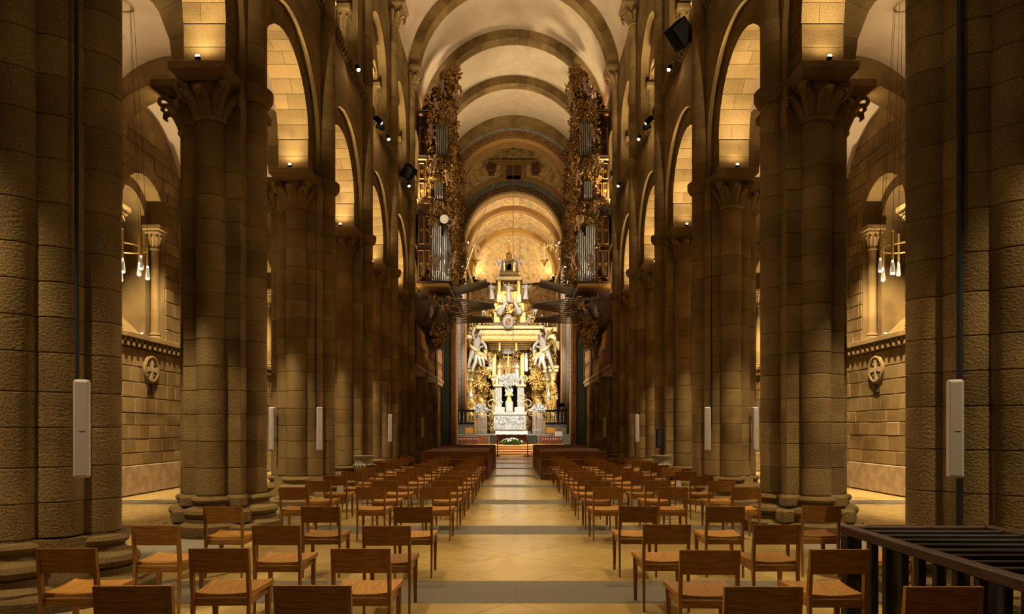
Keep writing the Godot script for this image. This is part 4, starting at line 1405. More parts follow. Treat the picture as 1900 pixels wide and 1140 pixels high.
# ---------------------------------------------------------------- chancel shell
func build_chancel() -> void:
	var w := structure("wall_chancel", "painted and marbled side walls of the chancel", "wall")
	for s in [-1.0, 1.0]:
		box_part(w, "masonry", M["ochre_paint"], Vector3(s * 3.9, 0, -49.2), Vector3(s * 4.6, 15.0, -62.5), 0.0)
		for k in 4:
			var d := 50.0 + k * 2.6
			var q := MB.new()
			q.cbox(Vector3(minf(s * 3.62, s * 3.95), 1.1, -(d + 0.9)), Vector3(maxf(s * 3.62, s * 3.95), 13.6, -d), 0.03)
			part(w, "pilaster", q.done(), M["red_marble"] if k % 2 == 0 else M["pale_gold"])
		box_part(w, "cornice", M["pale_gold"], Vector3(s * 3.5, 13.6, -49.2), Vector3(s * 4.0, 14.3, -61.0), 0.04)
	# gilded reredos behind the shrine
	box_part(w, "gilded_reredos", M["gold"], Vector3(-3.45, 1.2, -55.6), Vector3(3.45, 9.6, -56.0), 0.03)
	for s in [-1.0, 1.0]:
		for q in 3:
			box_part(w, "reredos_pilaster", M["pale_gold"], Vector3(s * (1.5 + q * 0.85), 1.2, -55.35), Vector3(s * (1.75 + q * 0.85), 8.8, -55.6), 0.04)
	box_part(w, "reredos_cornice", M["pale_gold"], Vector3(-3.5, 9.3, -55.1), Vector3(3.5, 9.7, -55.7), 0.05)
	var reredos_spots := strewn(Vector3(-3.4, 1.4, -55.5), Vector3(3.4, 9.3, -55.2), 420, 1.0)
	scatter(w, "reredos_scrollwork", curl_mesh(), M["gold"], reredos_spots)
	box_part(w, "apse_wall", M["painted_vault"], Vector3(-4.6, 0, -62.0), Vector3(4.6, 19.5, -62.6), 0.0)
	var c := structure("ceiling_chancel", "painted and gilded vault of the chancel", "vault")
	part(c, "vault", barrel(14.5, 3.75, 49.0, 58.0, 48), M["painted_vault"])
	for e in [[51.6, 0.7, 3.42, "ochre_paint"], [57.4, 0.8, 3.42, "gold"]]:
		part(c, "cross_arch", cross_ring(0, 14.5, e[2], 3.76, e[0], e[0] + e[1], 44), M[e[3]])
	part(c, "apse_arch", cross_ring(0, 14.3, 3.3, 3.7, 61.0, 61.4, 44), M["ochre_paint"])
	# half dome of the apse
	var mb := MB.new()
	for i in 24:
		for j in 10:
			var q := []
			for e in [[i, j], [i + 1, j], [i + 1, j + 1], [i, j + 1]]:
				var a: float = PI * e[0] / 24.0
				var b: float = PI / 2.0 * e[1] / 10.0
				q.append(Vector3(cos(a) * cos(b), sin(a) * cos(b), -sin(b)))
			var cc := Vector3(0, 14.5, -58.0)
			mb.quadn(cc + q[0] * 3.72, cc + q[1] * 3.72, cc + q[2] * 3.72, cc + q[3] * 3.72, -q[0], -q[1], -q[2], -q[3])
	part(c, "half_dome", mb.done(), M["painted_vault"])
	# gilt cherub figures at the springing of the arches
	for s in [-1.0, 1.0]:
		for e in [[1030.0, 455.0, 52.6], [1010.0, 482.0, 55.5]]:
			var p := sighted(e[0] if s > 0 else 1892.0 - e[0], e[1], e[2])
			robed_part(c, "standing_angel", "", M["pale_gold"], p, 1.35, 0 if s > 0 else 1, -s * 0.5, 0.0, 1.0)
			part(c, "angel_bracket", bracket_mesh(), M["gold"], p)
	# steps and platforms
	var st := structure("floor_sanctuary", "wooden altar steps and raised sanctuary floor", "steps")
	for k in 4:
		box_part(st, "step", M["step_wood"], Vector3(-3.3, 0.1375 * k, -(41.2 + 0.42 * k)), Vector3(3.3, 0.1375 * (k + 1), -49.5), 0.015)
	box_part(st, "sanctuary_floor", M["grey_marble"], Vector3(-3.9, 0.5, -46.6), Vector3(3.9, 1.2, -62.0), 0.02)
	for k in 5:
		var x := -2.2 + k * 1.1
		box_part(st, "front_panel", M["red_marble"] if k in [0, 4] else M["green_marble"], Vector3(x - 0.5, 0.58, -46.54), Vector3(x + 0.5, 1.14, -46.7), 0.02)
	for k in 3:
		box_part(st, "stair", M["grey_marble"], Vector3(-1.3, 1.15 + 0.08 * k, -(50.5 + 0.4 * k)), Vector3(1.3, 1.23 + 0.08 * k, -53.6), 0.015)
	for s in [-1.0, 1.0]:
		spot_lamp("altar_spot", "spotlight high on the %s crossing pillar aimed at the altar" % side_word(s), "altar spotlights", Vector3(s * 3.15, 13.9, -41.6), Vector3(0, 7.0, -53.0), 40.0, 30.0, 0.1, 0.6, Color(1.0, 0.965, 0.89))
		spot_lamp("altar_spot", "lower spotlight on the %s crossing pillar aimed at the silver shrine" % side_word(s), "altar spotlights", Vector3(s * 3.2, 9.0, -41.6), Vector3(0, 3.6, -52.0), 40.0, 24.0, 0.1, 0.7, Color(1.0, 0.97, 0.90))
		spot_lamp("altar_spot", "added fill spotlight on the %s crossing pillar brightening the altar table" % side_word(s), "altar spotlights", Vector3(s * 3.15, 11.4, -41.6), Vector3(-s * 0.6, 0.8, -44.2), 66.0, 24.0, 0.1, 0.7, Color(1.0, 0.97, 0.90))  # extra pair, added to lift the dark table, flowers and steps
		spot_lamp("vault_uplight", "uplight on the %s chancel cornice lighting the painted vault" % side_word(s), "chancel uplights", Vector3(s * 3.56, 14.62, -52.9), Vector3(-s * 1.4, 18.0, -54.0), 6.0, 66.0, 0.08, 0.8, Color(1.0, 0.94, 0.82))
		spot_lamp("vault_uplight", "uplight on the %s chancel cornice near the apse" % side_word(s), "chancel uplights", Vector3(s * 3.3, 14.62, -59.3), Vector3(-s * 1.0, 17.5, -60.5), 4.5, 66.0, 0.08, 0.8, Color(1.0, 0.94, 0.82))
		spot_lamp("vault_uplight", "uplight on the %s crossing cornice" % side_word(s), "chancel uplights", Vector3(s * 3.3, 14.94, -49.6), Vector3(-s * 1.4, 18.0, -50.6), 3.0, 66.0, 0.08, 0.8, Color(1.0, 0.94, 0.82))

func bracket_mesh() -> ArrayMesh:
	if not mesh_cache.has("bracket"):
		var mb := MB.new()
		mb.lathe([Vector2(0.03, -0.55), Vector2(0.1, -0.4), Vector2(0.14, -0.3), Vector2(0.2, -0.12), Vector2(0.34, -0.08), Vector2(0.36, 0.0), Vector2(0.0, 0.0)], 14)
		mesh_cache["bracket"] = mb.done()
	return mesh_cache["bracket"]
# ---------------------------------------------------------------- organs
func pipe_mesh(length: float, r: float) -> ArrayMesh:
	var key := "pipe%.2f_%.3f" % [length, r]
	if not mesh_cache.has(key):
		var mb := MB.new()
		var f := minf(0.45, length * 0.2)
		mb.lathe([Vector2(r * 0.25, 0.0), Vector2(r, f), Vector2(r, f + 0.04), Vector2(r * 0.72, f + 0.05), Vector2(r * 0.72, f + 0.1), Vector2(r, f + 0.13), Vector2(r, length), Vector2(r * 0.8, length), Vector2(r * 0.8, length - 0.05)], 12, 0.0, TAU, 0.3)
		mesh_cache[key] = mb.done()
	return mesh_cache[key]

func trumpet(parent: Node3D, a: Vector3, b: Vector3) -> void:
	var mb := MB.new()
	var d := b - a
	mb.sweep([a, a + d * 0.12, a + d * 0.7, a + d * 0.93, b], [0.018, 0.024, 0.045, 0.058, 0.078], [0.018, 0.024, 0.045, 0.058, 0.078], Vector3.UP, 10, false)
	mb.sweep([b, b - d * 0.05], [0.076, 0.055], [0.076, 0.055], Vector3.UP, 10, false)
	mb.sweep([a + d * 0.66, a + d * 0.68], [0.052, 0.052], [0.052, 0.052], Vector3.UP, 8, true)
	part(parent, "trumpet_pipe", mb.done(), M["trumpet_metal"])

func build_organs() -> void:
	for s in [-1.0, 1.0]:
		var sw := side_word(s)
		var o := thing("pipe_organ", "tall carved and gilded pipe organ high on the %s nave wall with horizontal trumpets" % sw, "organ", "nave organs")
		var V := func(x: float, y: float, d: float) -> Vector3: return Vector3(s * x, y, -d)
		# case in tiers
		for t in [[7.75, 11.25, 3.05, 29.5, 37.2], [11.25, 13.2, 3.2, 29.7, 37.0], [13.2, 15.2, 3.25, 29.9, 36.8]]:
			box_part(o, "case", M["dark_wood_y"], V.call(4.12, t[0], t[3]), V.call(t[2] + 0.12, t[1], t[4]), 0.02)
		for c in [[7.6, 2.72, 29.2, 0.2], [11.2, 2.95, 29.4, 0.14], [13.15, 3.0, 29.6, 0.14], [15.15, 3.05, 29.75, 0.16]]:
			box_part(o, "cornice", M["old_gold"], V.call(4.12, c[0], c[2]), V.call(c[1], c[0] + c[3], 37.3), 0.04)
			box_part(o, "cornice_lip", M["dark_wood_x"], V.call(4.12, c[0] + c[3], c[2] - 0.06), V.call(c[1] - 0.06, c[0] + c[3] + 0.06, 37.36), 0.02)
		# panelled side towards the door
		for q in 5:
			var y0: float = 8.05 + q * 1.45 if q < 2 else [11.5, 12.35, 13.45][q - 2]
			var hh: float = 1.2 if q < 2 else [0.7, 0.7, 1.2][q - 2]
			var fd := 29.5 if q < 2 else 29.7 if q < 4 else 29.9
			for xx in [3.95, 3.68]:
				var f := MB.new()
				for b in [[0.0, 0.0, 0.24, 0.035], [0.0, hh - 0.035, 0.24, hh], [0.0, 0.0, 0.035, hh], [0.205, 0.0, 0.24, hh]]:
					var e := between(V.call(xx + 0.12 - b[0], y0 + b[1], fd - 0.05), V.call(xx + 0.12 - b[2], y0 + b[3], fd + 0.02))
					f.cbox(e[0], e[1], 0.008)
				part(o, "panel_frame", f.done(), M["old_gold"])
				part(o, "panel_boss", bracket_mesh(), M["old_gold"], V.call(xx, y0 + hh * 0.5, fd - 0.02), Basis(Vector3.RIGHT, PI / 2.0).scaled(Vector3(0.2, 0.2, 0.14)))
		# pipes on the near corner, facing the door, then along the front
		var tops := [2.35, 2.55, 2.75, 2.65, 2.4, 2.0, 2.15, 2.3, 2.15, 1.9]
		for q in tops.size():
			part(o, "organ_pipe", pipe_mesh(tops[q], 0.04), M["pipe_tin"], V.call(3.46 - q * 0.083, 7.85, 29.42 + (0.08 if q > 4 else 0.0)))
		for q in 6:
			part(o, "organ_pipe", pipe_mesh(1.5 + 0.12 * (2 - absi(q - 2)), 0.042), M["pipe_tin"], V.call(3.32 - q * 0.09, 13.33, 29.62))
		for q in 4:
			part(o, "organ_pipe", pipe_mesh(0.75, 0.045), M["pipe_tin"], V.call(3.34 - q * 0.095, 11.42, 29.5))
		for q in 34:
			part(o, "organ_pipe", pipe_mesh([2.6, 2.4, 2.2, 2.0, 2.2, 2.4][q % 6], 0.07), M["pipe_tin"], V.call(2.98, 7.85, 30.1 + q * 0.2))
		# gilt carving: posts, tops of the pipe fields, the corbel and the crown
		var spots := []
		for e in [[3.5, 10.35, 29.3, 2.6, 11.2, 29.55, 60, 0.62], [3.6, 12.2, 29.4, 2.7, 13.1, 29.7, 60, 0.62], [3.5, 14.7, 29.4, 2.75, 15.6, 29.9, 55, 0.65], [2.75, 7.9, 29.3, 2.5, 15.3, 30.4, 190, 0.6],
				[2.9, 8.2, 30.4, 2.65, 15.2, 36.8, 240, 0.75], [3.62, 7.9, 29.3, 3.5, 15.2, 29.6, 46, 0.6]]:
			var b := between(V.call(e[0], e[1], e[2]), V.call(e[3], e[4], e[5]))
			spots.append_array(strewn(b[0], b[1], e[6], e[7]))
		scatter(o, "gilt_scrollwork", curl_mesh(), M["organ_gold"], spots)
		# crown leaning over the nave
		var cm := MB.new()
		cm.hexa([V.call(3.75, 15.3, 29.9), V.call(2.9, 15.3, 29.9), V.call(2.9, 15.3, 36.0), V.call(3.75, 15.3, 36.0), V.call(2.95, 17.0, 30.4), V.call(2.7, 17.0, 30.4), V.call(2.7, 17.0, 32.6), V.call(2.95, 17.0, 32.6)])
		part(o, "crown", cm.done(), M["dark_wood_y"])
		spots = []
		for q in 210:
			var u := pow(rng.randf(), 0.8)
			var c := Vector3(s * (lerpf(3.3, 2.68, u) + rng.randf_range(-0.42, 0.34) * (1.0 - u * 0.6)), 15.2 + u * 2.0, -(29.85 + rng.randf_range(-0.1, 0.5) + (rng.randf() * 5.0 * (1.0 - u) if rng.randf() < 0.5 else 0.0)))
			spots.append_array(strewn(c, c, 1, 0.75))
		scatter(o, "crown_scrollwork", curl_mesh(), M["organ_gold"], spots)
		spots = []
		for q in 60:
			var u := rng.randf()
			var c := Vector3(s * (lerpf(4.05, 3.3, u) + rng.randf_range(-0.1, 0.1)), 15.3 + u * 1.4 + rng.randf_range(-0.3, 0.3), -(30.3 + rng.randf() * 3.0))
			spots.append_array(strewn(c, c, 1, 0.9))
		scatter(o, "dark_foliage", curl_mesh(), M["robe_paint"], spots)
		# corbel under the deck
		var kb := MB.new()
		kb.t = Transform3D(Basis.IDENTITY.scaled(Vector3(1.0, 1.0, 2.2)), V.call(3.72, 0, 32.3))
		kb.lathe([Vector2(0.03, 5.4), Vector2(0.16, 5.55), Vector2(0.26, 6.0), Vector2(0.58, 6.3), Vector2(0.88, 6.65), Vector2(1.02, 7.05), Vector2(1.0, 7.4), Vector2(1.02, 7.6), Vector2(0.0, 7.62)], 28)
		part(o, "corbel", kb.done(), M["dark_wood_x"])
		spots = []
		for q in 330:
			var u := rng.randf()
			var a := rng.randf_range(0.0, PI)
			var r := lerpf(0.2, 1.02, pow(u, 0.8)) + 0.03
			var c := Vector3(s * (3.72 - r * sin(a)), 5.5 + u * 2.0, -32.3 + cos(a) * r * 2.2)
			spots.append_array(strewn(c, c, 1, 0.6))
		scatter(o, "corbel_scrollwork", curl_mesh(), M["organ_gold"], spots)
		for e in [[2.62, 7.3, 30.0, 0.13], [2.72, 7.0, 30.4, 0.16]]:
			var bm := MB.new()
			bm.ball(Vector3.ZERO, Vector3(e[3], e[3] * 0.8, e[3] * 1.6), 12, 8)
			part(o, "gilt_boss", bm.done(), M["organ_gold"], V.call(e[0] + 0.25, e[1], e[2]))
		# round medallion above the tall pipes
		var dm := MB.new()
		dm.lathe([Vector2(0.0, -0.02), Vector2(0.17, -0.02), Vector2(0.19, 0.02), Vector2(0.17, 0.06), Vector2(0.13, 0.05), Vector2(0.0, 0.06)], 20)
		part(o, "medallion", dm.done(), M["linen"] if s < 0 else M["pale_gold"], sighted(824.5 if s < 0 else 1076.0, 407, 29.15), Basis(Vector3.RIGHT, PI / 2.0))
		# figures
		for e in [[805.0, 322.0, 0.85, 29.3], [833.0, 345.0, 0.7, 29.2], [805.0, 400.0, 0.8, 29.3], [836.0, 430.0, 0.7, 29.2], [800.0, 268.0, 0.9, 29.3], [806.0, 505.0, 0.8, 29.2], [838.0, 500.0, 0.8, 29.2], [812.0, 215.0, 0.8, 29.5], [842.0, 225.0, 0.7, 29.5], [818.0, 180.0, 0.8, 29.6], [848.0, 200.0, 0.75, 29.6], [800.0, 590.0, 0.6, 30.2], [822.0, 582.0, 0.5, 30.0]]:
			var pm := MB.new()
			var tw := Basis(Vector3.UP, rng.randf_range(-0.9, 0.9)) * Basis(Vector3.BACK, rng.randf_range(-0.35, 0.35))
			putto(pm, Transform3D(tw, Vector3.ZERO), e[2], [Vector3(-0.28, rng.randf_range(0.55, 0.95), 0.12), Vector3(0.28, rng.randf_range(0.55, 0.95), 0.12)], [Vector3(-0.1, 0.03, rng.randf_range(-0.05, 0.2)), Vector3(0.14, 0.05, rng.randf_range(-0.05, 0.2))])
			part(o, "cherub", pm.done(), M["flesh_paint"], sighted(e[0] if s < 0 else 1906.0 - e[0], e[1], e[3]))
		var tp := sighted(846 if s < 0 else 1060, 160, 30.0)
		robed_part(o, "crowning_figure", "dark robed figure on the top", M["robe_paint"], tp, 0.95, 0, s * -0.6, -s * 0.15)
		for e in [[842.0, 185.0], [826.0, 165.0]]:
			robed_part(o, "angel", "", M["robe_paint"] if e[0] < 830 else M["organ_gold"], sighted(e[0] if s < 0 else 1906.0 - e[0], e[1], 29.9), 0.8, 1, -s * 0.5, s * 0.2, 1.0)
		# trumpets in three fans
		for e in [[30.0, 32.6, 3.0, 7.62, 1.17, 8.05, 3.1, 7.78, 1.2, 8.36, 6], [30.0, 34.2, 2.95, 7.32, 0.87, 7.06, 2.95, 7.25, 0.93, 7.62, 8], [30.6, 34.0, 2.75, 6.8, 1.0, 6.5, 2.85, 6.8, 1.0, 6.88, 6]]:
			for q in e[10]:
				var u: float = float(q) / (e[10] - 1)
				var d := lerpf(e[0], e[1], u)
				trumpet(o, V.call(lerpf(e[2], e[6], u), lerpf(e[3], e[7], u), d), V.call(lerpf(e[4], e[8], u), lerpf(e[5], e[9], u), d))
		# balcony below the organ
		var b := thing("organ_balcony", "turned wooden balustrade of the balcony below the %s organ" % sw, "balcony", "organ balconies", Vector3(0, 0, 0))
		box_part(b, "floor_cornice", M["smooth_panel"], V.call(5.1, 3.98, 28.6), V.call(4.05, 4.16, 39.5), 0.03)
		box_part(b, "floor_cornice", M["smooth_panel"], V.call(5.1, 4.16, 28.6), V.call(3.98, 4.3, 39.5), 0.03)
		box_part(b, "hand_rail", M["dark_wood_z"], V.call(4.14, 5.92, 28.3), V.call(4.0, 6.04, 39.5), 0.02)
		box_part(b, "middle_rail", M["dark_wood_z"], V.call(4.12, 5.1, 28.3), V.call(4.02, 5.17, 39.5), 0.01)
		var bm2 := MB.new()
		bm2.lathe([Vector2(0.035, 0.0), Vector2(0.035, 0.1), Vector2(0.02, 0.14), Vector2(0.045, 0.4), Vector2(0.02, 0.75), Vector2(0.035, 0.8), Vector2(0.02, 0.86), Vector2(0.045, 1.15), Vector2(0.02, 1.5), Vector2(0.035, 1.55), Vector2(0.035, 1.62)], 8)
		var bal := bm2.done()
		for q in 45:
			part(b, "baluster", bal, M["oak_dark_y"], V.call(4.07, 4.3, 28.45 + q * 0.245))
		for q in 4:
			box_part(b, "post", M["dark_wood_y"], V.call(4.18, 4.3, 28.3 + q * 3.6), V.call(3.98, 6.1, 28.5 + q * 3.6), 0.02)
		spot_lamp("jamb_fill", "added fill light on the %s organ balcony rail aimed at the crossing pillar opposite" % sw, "added crossing pillar fill lights", V.call(3.86, 6.25, 36.6), Vector3(-s * 3.75, 6.5, -40.4), 26.0, 40.0, 0.05, 0.8)  # added fill lamp, only there to brighten the dark marble jambs
		# lamps that light the case from the wall opposite, and one on its top lighting the vault
		spot_lamp("organ_spot", "spotlight on the %s wall aimed at the organ across the nave" % sw, "organ spotlights", V.call(3.9, 10.6, 20.6), Vector3(-s * 3.0, 11.0, -30.5), 13.0, 15.0, 0.07, 0.6)
		spot_lamp("organ_spot", "added fill spotlight on the %s wall brightening the organ corbel across the nave" % sw, "organ spotlights", V.call(3.9, 10.6, 20.2), Vector3(-s * 3.0, 7.0, -30.8), 24.0, 8.5, 0.07, 0.6)  # second lamp added so that the corbel carving does not stay dark
		for e in [[31.0, "front", 5.6], [34.3, "middle", 3.5], [36.9, "rear", 3.8]]:
			spot_lamp("organ_top_lamp", "%s uplight behind the crown of the %s organ" % [e[1], sw], "organ top uplights", V.call(3.95, 15.64, e[0]), Vector3(-s * 0.6, 19.4, -e[0] - 0.4), e[2], 64.0, 0.07, 0.8)
# ---------------------------------------------------------------- high altar
func build_altar() -> void:
	var g: Material = M["gold"]
	var b := thing("altar_canopy", "towering gilded altar canopy carried by white angels", "altar", "", Vector3.ZERO)
	# the great beam and the layers below it
	survey_box(b, "beam", M["pale_gold"], 889, 611, 1003, 632, 52.0, 3.0, 0.06)
	survey_box(b, "beam_cornice", M["pale_gold"], 883, 604, 1009, 611, 51.8, 3.4, 0.06)
	survey_box(b, "beam_moulding", g, 886, 629, 1006, 634, 51.9, 3.2, 0.05)
	for k in 22:
		var bx := MB.new()
		bx.ball(Vector3.ZERO, Vector3(0.06 + 0.03 * (k % 2), 0.11, 0.04), 8, 6)
		part(b, "rosette", bx.done(), g, sighted(893.5 + k * 5.0, 621, 51.97))
	for k in 4:
		survey_box(b, "ceiling_moulding", M["pale_gold"] if k % 2 == 0 else g, 904 + k * 1.5, 634 + k * 4.0, 988 - k * 1.5, 637.4 + k * 4.0, 52.2 + k * 0.35, 2.6, 0.04)
	for x in [927.0, 958.0]:
		survey_box(b, "ceiling_bracket", g, x - 2, 634, x + 2, 652, 52.1, 0.3, 0.03)
	# volutes lying on the beam
	for s in [-1.0, 1.0]:
		for e in [[62.0, 601.0, 0.26], [40.0, 597.0, 0.3]]:
			var mb := MB.new()
			var p := []; var w := []; var th := []
			for k in 16:
				var a := -0.6 + k * 0.52
				var r: float = e[2] * (1.35 - 0.065 * k)
				p.append(Vector3(s * cos(a) * r, sin(a) * r, 0)); w.append(0.12); th.append(0.05 - 0.0015 * k)
			mb.sweep(p, w, th, Vector3(0, 0, 1), 6)
			part(b, "scroll", mb.done(), M["pale_gold"], sighted(946 + s * e[0], e[1], 52.6))
		survey_box(b, "red_base", M["red_marble"], 946 + s * 12, 599.5, 946 + s * 31, 606, 52.3, 1.0, 0.03)
		survey_box(b, "side_block", g, 946 + s * 18, 579, 946 + s * 30, 600, 52.5, 1.0, 0.05)
	# oval coat of arms
	var ov := MB.new()
	ov.t = Transform3D(Basis(Vector3.RIGHT, PI / 2.0).scaled(Vector3(1.0, 1.0, 1.0)) * Basis.IDENTITY.scaled(Vector3(0.82, 1, 1.0)), Vector3.ZERO)
	ov.lathe([Vector2(0.0, 0.0), Vector2(0.5, 0.0), Vector2(0.52, 0.08), Vector2(0.45, 0.14), Vector2(0.4, 0.1)], 26)
	part(b, "arms_frame", ov.done(), M["silver"], sighted(943, 597.5, 51.7))
	ov = MB.new()
	ov.t = Transform3D(Basis(Vector3.RIGHT, PI / 2.0) * Basis.IDENTITY.scaled(Vector3(0.82, 1, 1.0)), Vector3.ZERO)
	ov.lathe([Vector2(0.40, 0.05), Vector2(0.38, 0.1), Vector2(0.2, 0.13), Vector2(0.0, 0.14)], 24)
	part(b, "arms_shield", ov.done(), M["white_stone"], sighted(943, 597.5, 51.7))
	for e in [[-1.0, 1.0, "ochre_paint"], [1.0, 1.0, "red_marble"], [-1.0, -1.0, "red_marble"], [1.0, -1.0, "ochre_paint"]]:
		var poly := PackedVector2Array([Vector2(0.012 * e[0], 0.012 * e[1]), Vector2(0.24 * e[0], 0.012 * e[1]), Vector2(0.2 * e[0], 0.2 * e[1]), Vector2(0.012 * e[0], 0.29 * e[1])])
		var ob := MB.new()
		cross_slab(ob, poly, 0.0, 0.03)
		part(b, "arms_quarter", ob.done(), M[e[2]], sighted(943, 597.5, 51.7) + Vector3(0, 0, 0.165))
	# stacked tiers above
	survey_box(b, "tier_base", g, 912, 562, 974, 582, 52.9, 1.8, 0.06)
	survey_box(b, "tier_block", g, 922, 540, 966, 562, 53.1, 1.4, 0.05)
	for s in [-1.0, 1.0]:
		survey_box(b, "tier_pier", g, 944.5 + s * 15, 516, 944.5 + s * 21, 562, 52.9, 0.5, 0.04)
		survey_box(b, "tier_foot", M["pale_gold"], 944.5 + s * 13, 546, 944.5 + s * 23, 562, 52.8, 0.6, 0.04)
	survey_box(b, "tier_back", M["old_gold"], 928, 520, 961, 562, 53.7, 0.4, 0.02)
	survey_box(b, "tier_cornice", M["pale_gold"], 919, 512, 970, 520, 52.7, 1.6, 0.06)
	survey_box(b, "upper_shelf", M["pale_gold"], 926, 504, 964, 511, 52.8, 1.4, 0.08)
	survey_box(b, "lantern", g, 935, 484, 954, 504, 53.0, 0.9, 0.05)
	survey_box(b, "lantern_niche_shade", M["black_box"], 940.5, 490, 948.5, 501, 52.96, 0.1, 0.02)  # black plate on the lantern face, the shade of a niche put into colour
	survey_box(b, "lantern_cornice", M["pale_gold"], 933, 480.5, 956, 485, 52.9, 1.1, 0.04)
	survey_box(b, "pedestal", g, 937.5, 471, 951.5, 480.5, 53.1, 0.7, 0.04)
	var sp := MB.new()
	sp.lathe([Vector2(0.26, 0.0), Vector2(0.2, 0.12), Vector2(0.1, 0.45), Vector2(0.05, 0.85), Vector2(0.03, 1.0)], 4, PI / 4.0, TAU + PI / 4.0, 0.0)
	part(b, "spire", sp.done(), g, sighted(944.5, 471, 53.4))
	var sb := MB.new()
	sb.ball(Vector3.ZERO, Vector3(0.12, 0.12, 0.08), 10, 8)
	for k in 16:
		var a := TAU * k / 16.0
		var r := 0.52 if k % 2 == 0 else 0.36
		sb.sweep([Vector3(cos(a), sin(a), 0) * 0.08, Vector3(cos(a), sin(a), 0) * r], [0.035, 0.006], [0.02, 0.006], Vector3(0, 0, 1), 4)
	part(b, "sunburst_star", sb.done(), M["pale_gold"], sighted(944.5, 446, 53.4))
	# figures, in white and gold
	var ws: Material = M["white_stone"]
	robed_part(b, "saint_figure", "white pilgrim saint under the top tier", ws, sighted(944, 562, 52.75), 1.55, 1, 0.1)
	robed_part(b, "angel", "", ws, sighted(931, 504, 52.7), 1.0, 0, -0.3, 0.0, 1.1)
	robed_part(b, "angel", "", ws, sighted(960, 504, 52.7), 1.0, 1, 0.3, 0.0, 1.1)
	robed_part(b, "standing_figure", "", ws, sighted(913, 556, 52.9), 1.3, 1, -0.3, 0.08)
	robed_part(b, "standing_figure", "", ws, sighted(975, 556, 52.9), 1.35, 0, 0.3, -0.05)
	robed_part(b, "seated_figure", "", ws, sighted(926, 585, 52.4), 1.35, 3, -0.5, -0.5, 0.0, true)
	robed_part(b, "seated_figure", "", ws, sighted(964, 584, 52.4), 1.3, 1, 0.5, 0.35, 0.0, true)
	for e in [[897.0, 572.0], [907.0, 588.0], [981.0, 588.0], [992.0, 572.0], [889.0, 590.0], [1003.0, 590.0], [916.0, 594.0], [974.0, 594.0]]:
		var pm := MB.new()
		putto(pm, Transform3D(Basis(Vector3.UP, rng.randf_range(-0.6, 0.6)) * Basis(Vector3.BACK, rng.randf_range(-0.4, 0.4)), Vector3.ZERO), 0.8, [Vector3(-0.3, 0.8, 0.1), Vector3(0.3, 0.6, 0.1)], [Vector3(-0.1, 0.02, 0.1), Vector3(0.12, 0.05, 0.15)])
		part(b, "cherub", pm.done(), M["pale_gold"] if rng.randf() < 0.5 else ws, sighted(e[0], e[1] + 14, 52.8))
	# the great flying angels that carry the beam
	for s in [-1.0, 1.0]:
		for e in [[74.0, 686.0, 2.9, 0.26, [Vector3(-0.17, 1.06, 0.05), Vector3(0.24, 0.62, 0.14)]], [50.0, 680.0, 1.8, -0.30, [Vector3(-0.12, 0.66, 0.16), Vector3(0.34, 0.86, 0.1)]]]:
			var bs := Basis(Vector3.BACK, s * e[3]) * Basis(Vector3.UP, -s * 0.35)
			var arms: Array = e[4] if s < 0 else [e[4][1] * Vector3(-1, 1, 1), e[4][0] * Vector3(-1, 1, 1)]
			var am := MB.new()
			adult(am, Transform3D(bs, Vector3.ZERO), e[2], arms, [Vector3(-0.09, 0.03, 0.06), Vector3(0.08, -0.01, -0.06)])
			var ap := part(b, "carrying_angel", am.done(), ws, sighted(946 + s * e[0], e[1], 51.6))
			var dm := MB.new()
			drapery(dm, Transform3D(bs * (Basis.IDENTITY if s < 0 else Basis(Vector3(-1, 0, 0), Vector3.UP, Vector3.BACK)), Vector3(0, e[2] * 0.08, 0)), e[2] * 0.86)
			part(ap, "gilt_drapery", dm.done(), M["pale_gold"])
	var spots := []
	for e in [[884, 632, 905, 720, 52.6, 90, 1.0], [987, 632, 1008, 720, 52.6, 90, 1.0], [898, 560, 992, 604, 52.7, 130, 0.9], [866, 612, 890, 690, 53.0, 70, 1.1], [1002, 612, 1026, 690, 53.0, 70, 1.1], [922, 512, 968, 562, 52.9, 40, 0.7], [905, 642, 985, 662, 53.4, 60, 0.9]]:
		var q := between(sighted(e[0], e[1], e[4]), sighted(e[2], e[3], e[4]))
		spots.append_array(strewn(q[0] - Vector3(0, 0, 0.5), q[1], e[5], e[6]))
	scatter(b, "gilt_scrollwork", curl_mesh(), g, spots)
	# saint in the middle niche
	survey_box(b, "niche_back", M["old_gold"], 908, 645, 982, 716, 54.6, 0.3, 0.02)
	survey_box(b, "niche_arch", M["white_stone"], 930, 648, 956, 657, 53.2, 0.4, 0.08)
	robed_part(b, "golden_saint", "gilded standing saint in the middle niche", g, sighted(943, 682, 53.2), 1.05, 3, 0.0, 0.0)
	for s in [-1.0, 1.0]:
		robed_part(b, "kneeling_figure", "", M["pale_gold"] if s < 0 else ws, sighted(943 + s * 16.5, 701, 52.7), 1.15, 2, -s * 0.7, 0.0)
		survey_box(b, "niche_pier", g, 943 + s * 22, 655, 943 + s * 30, 716, 53.4, 0.6, 0.04)
		survey_box(b, "grey_drape", M["silver"], 943 + s * 30, 655, 943 + s * 37, 690, 53.6, 0.3, 0.05)

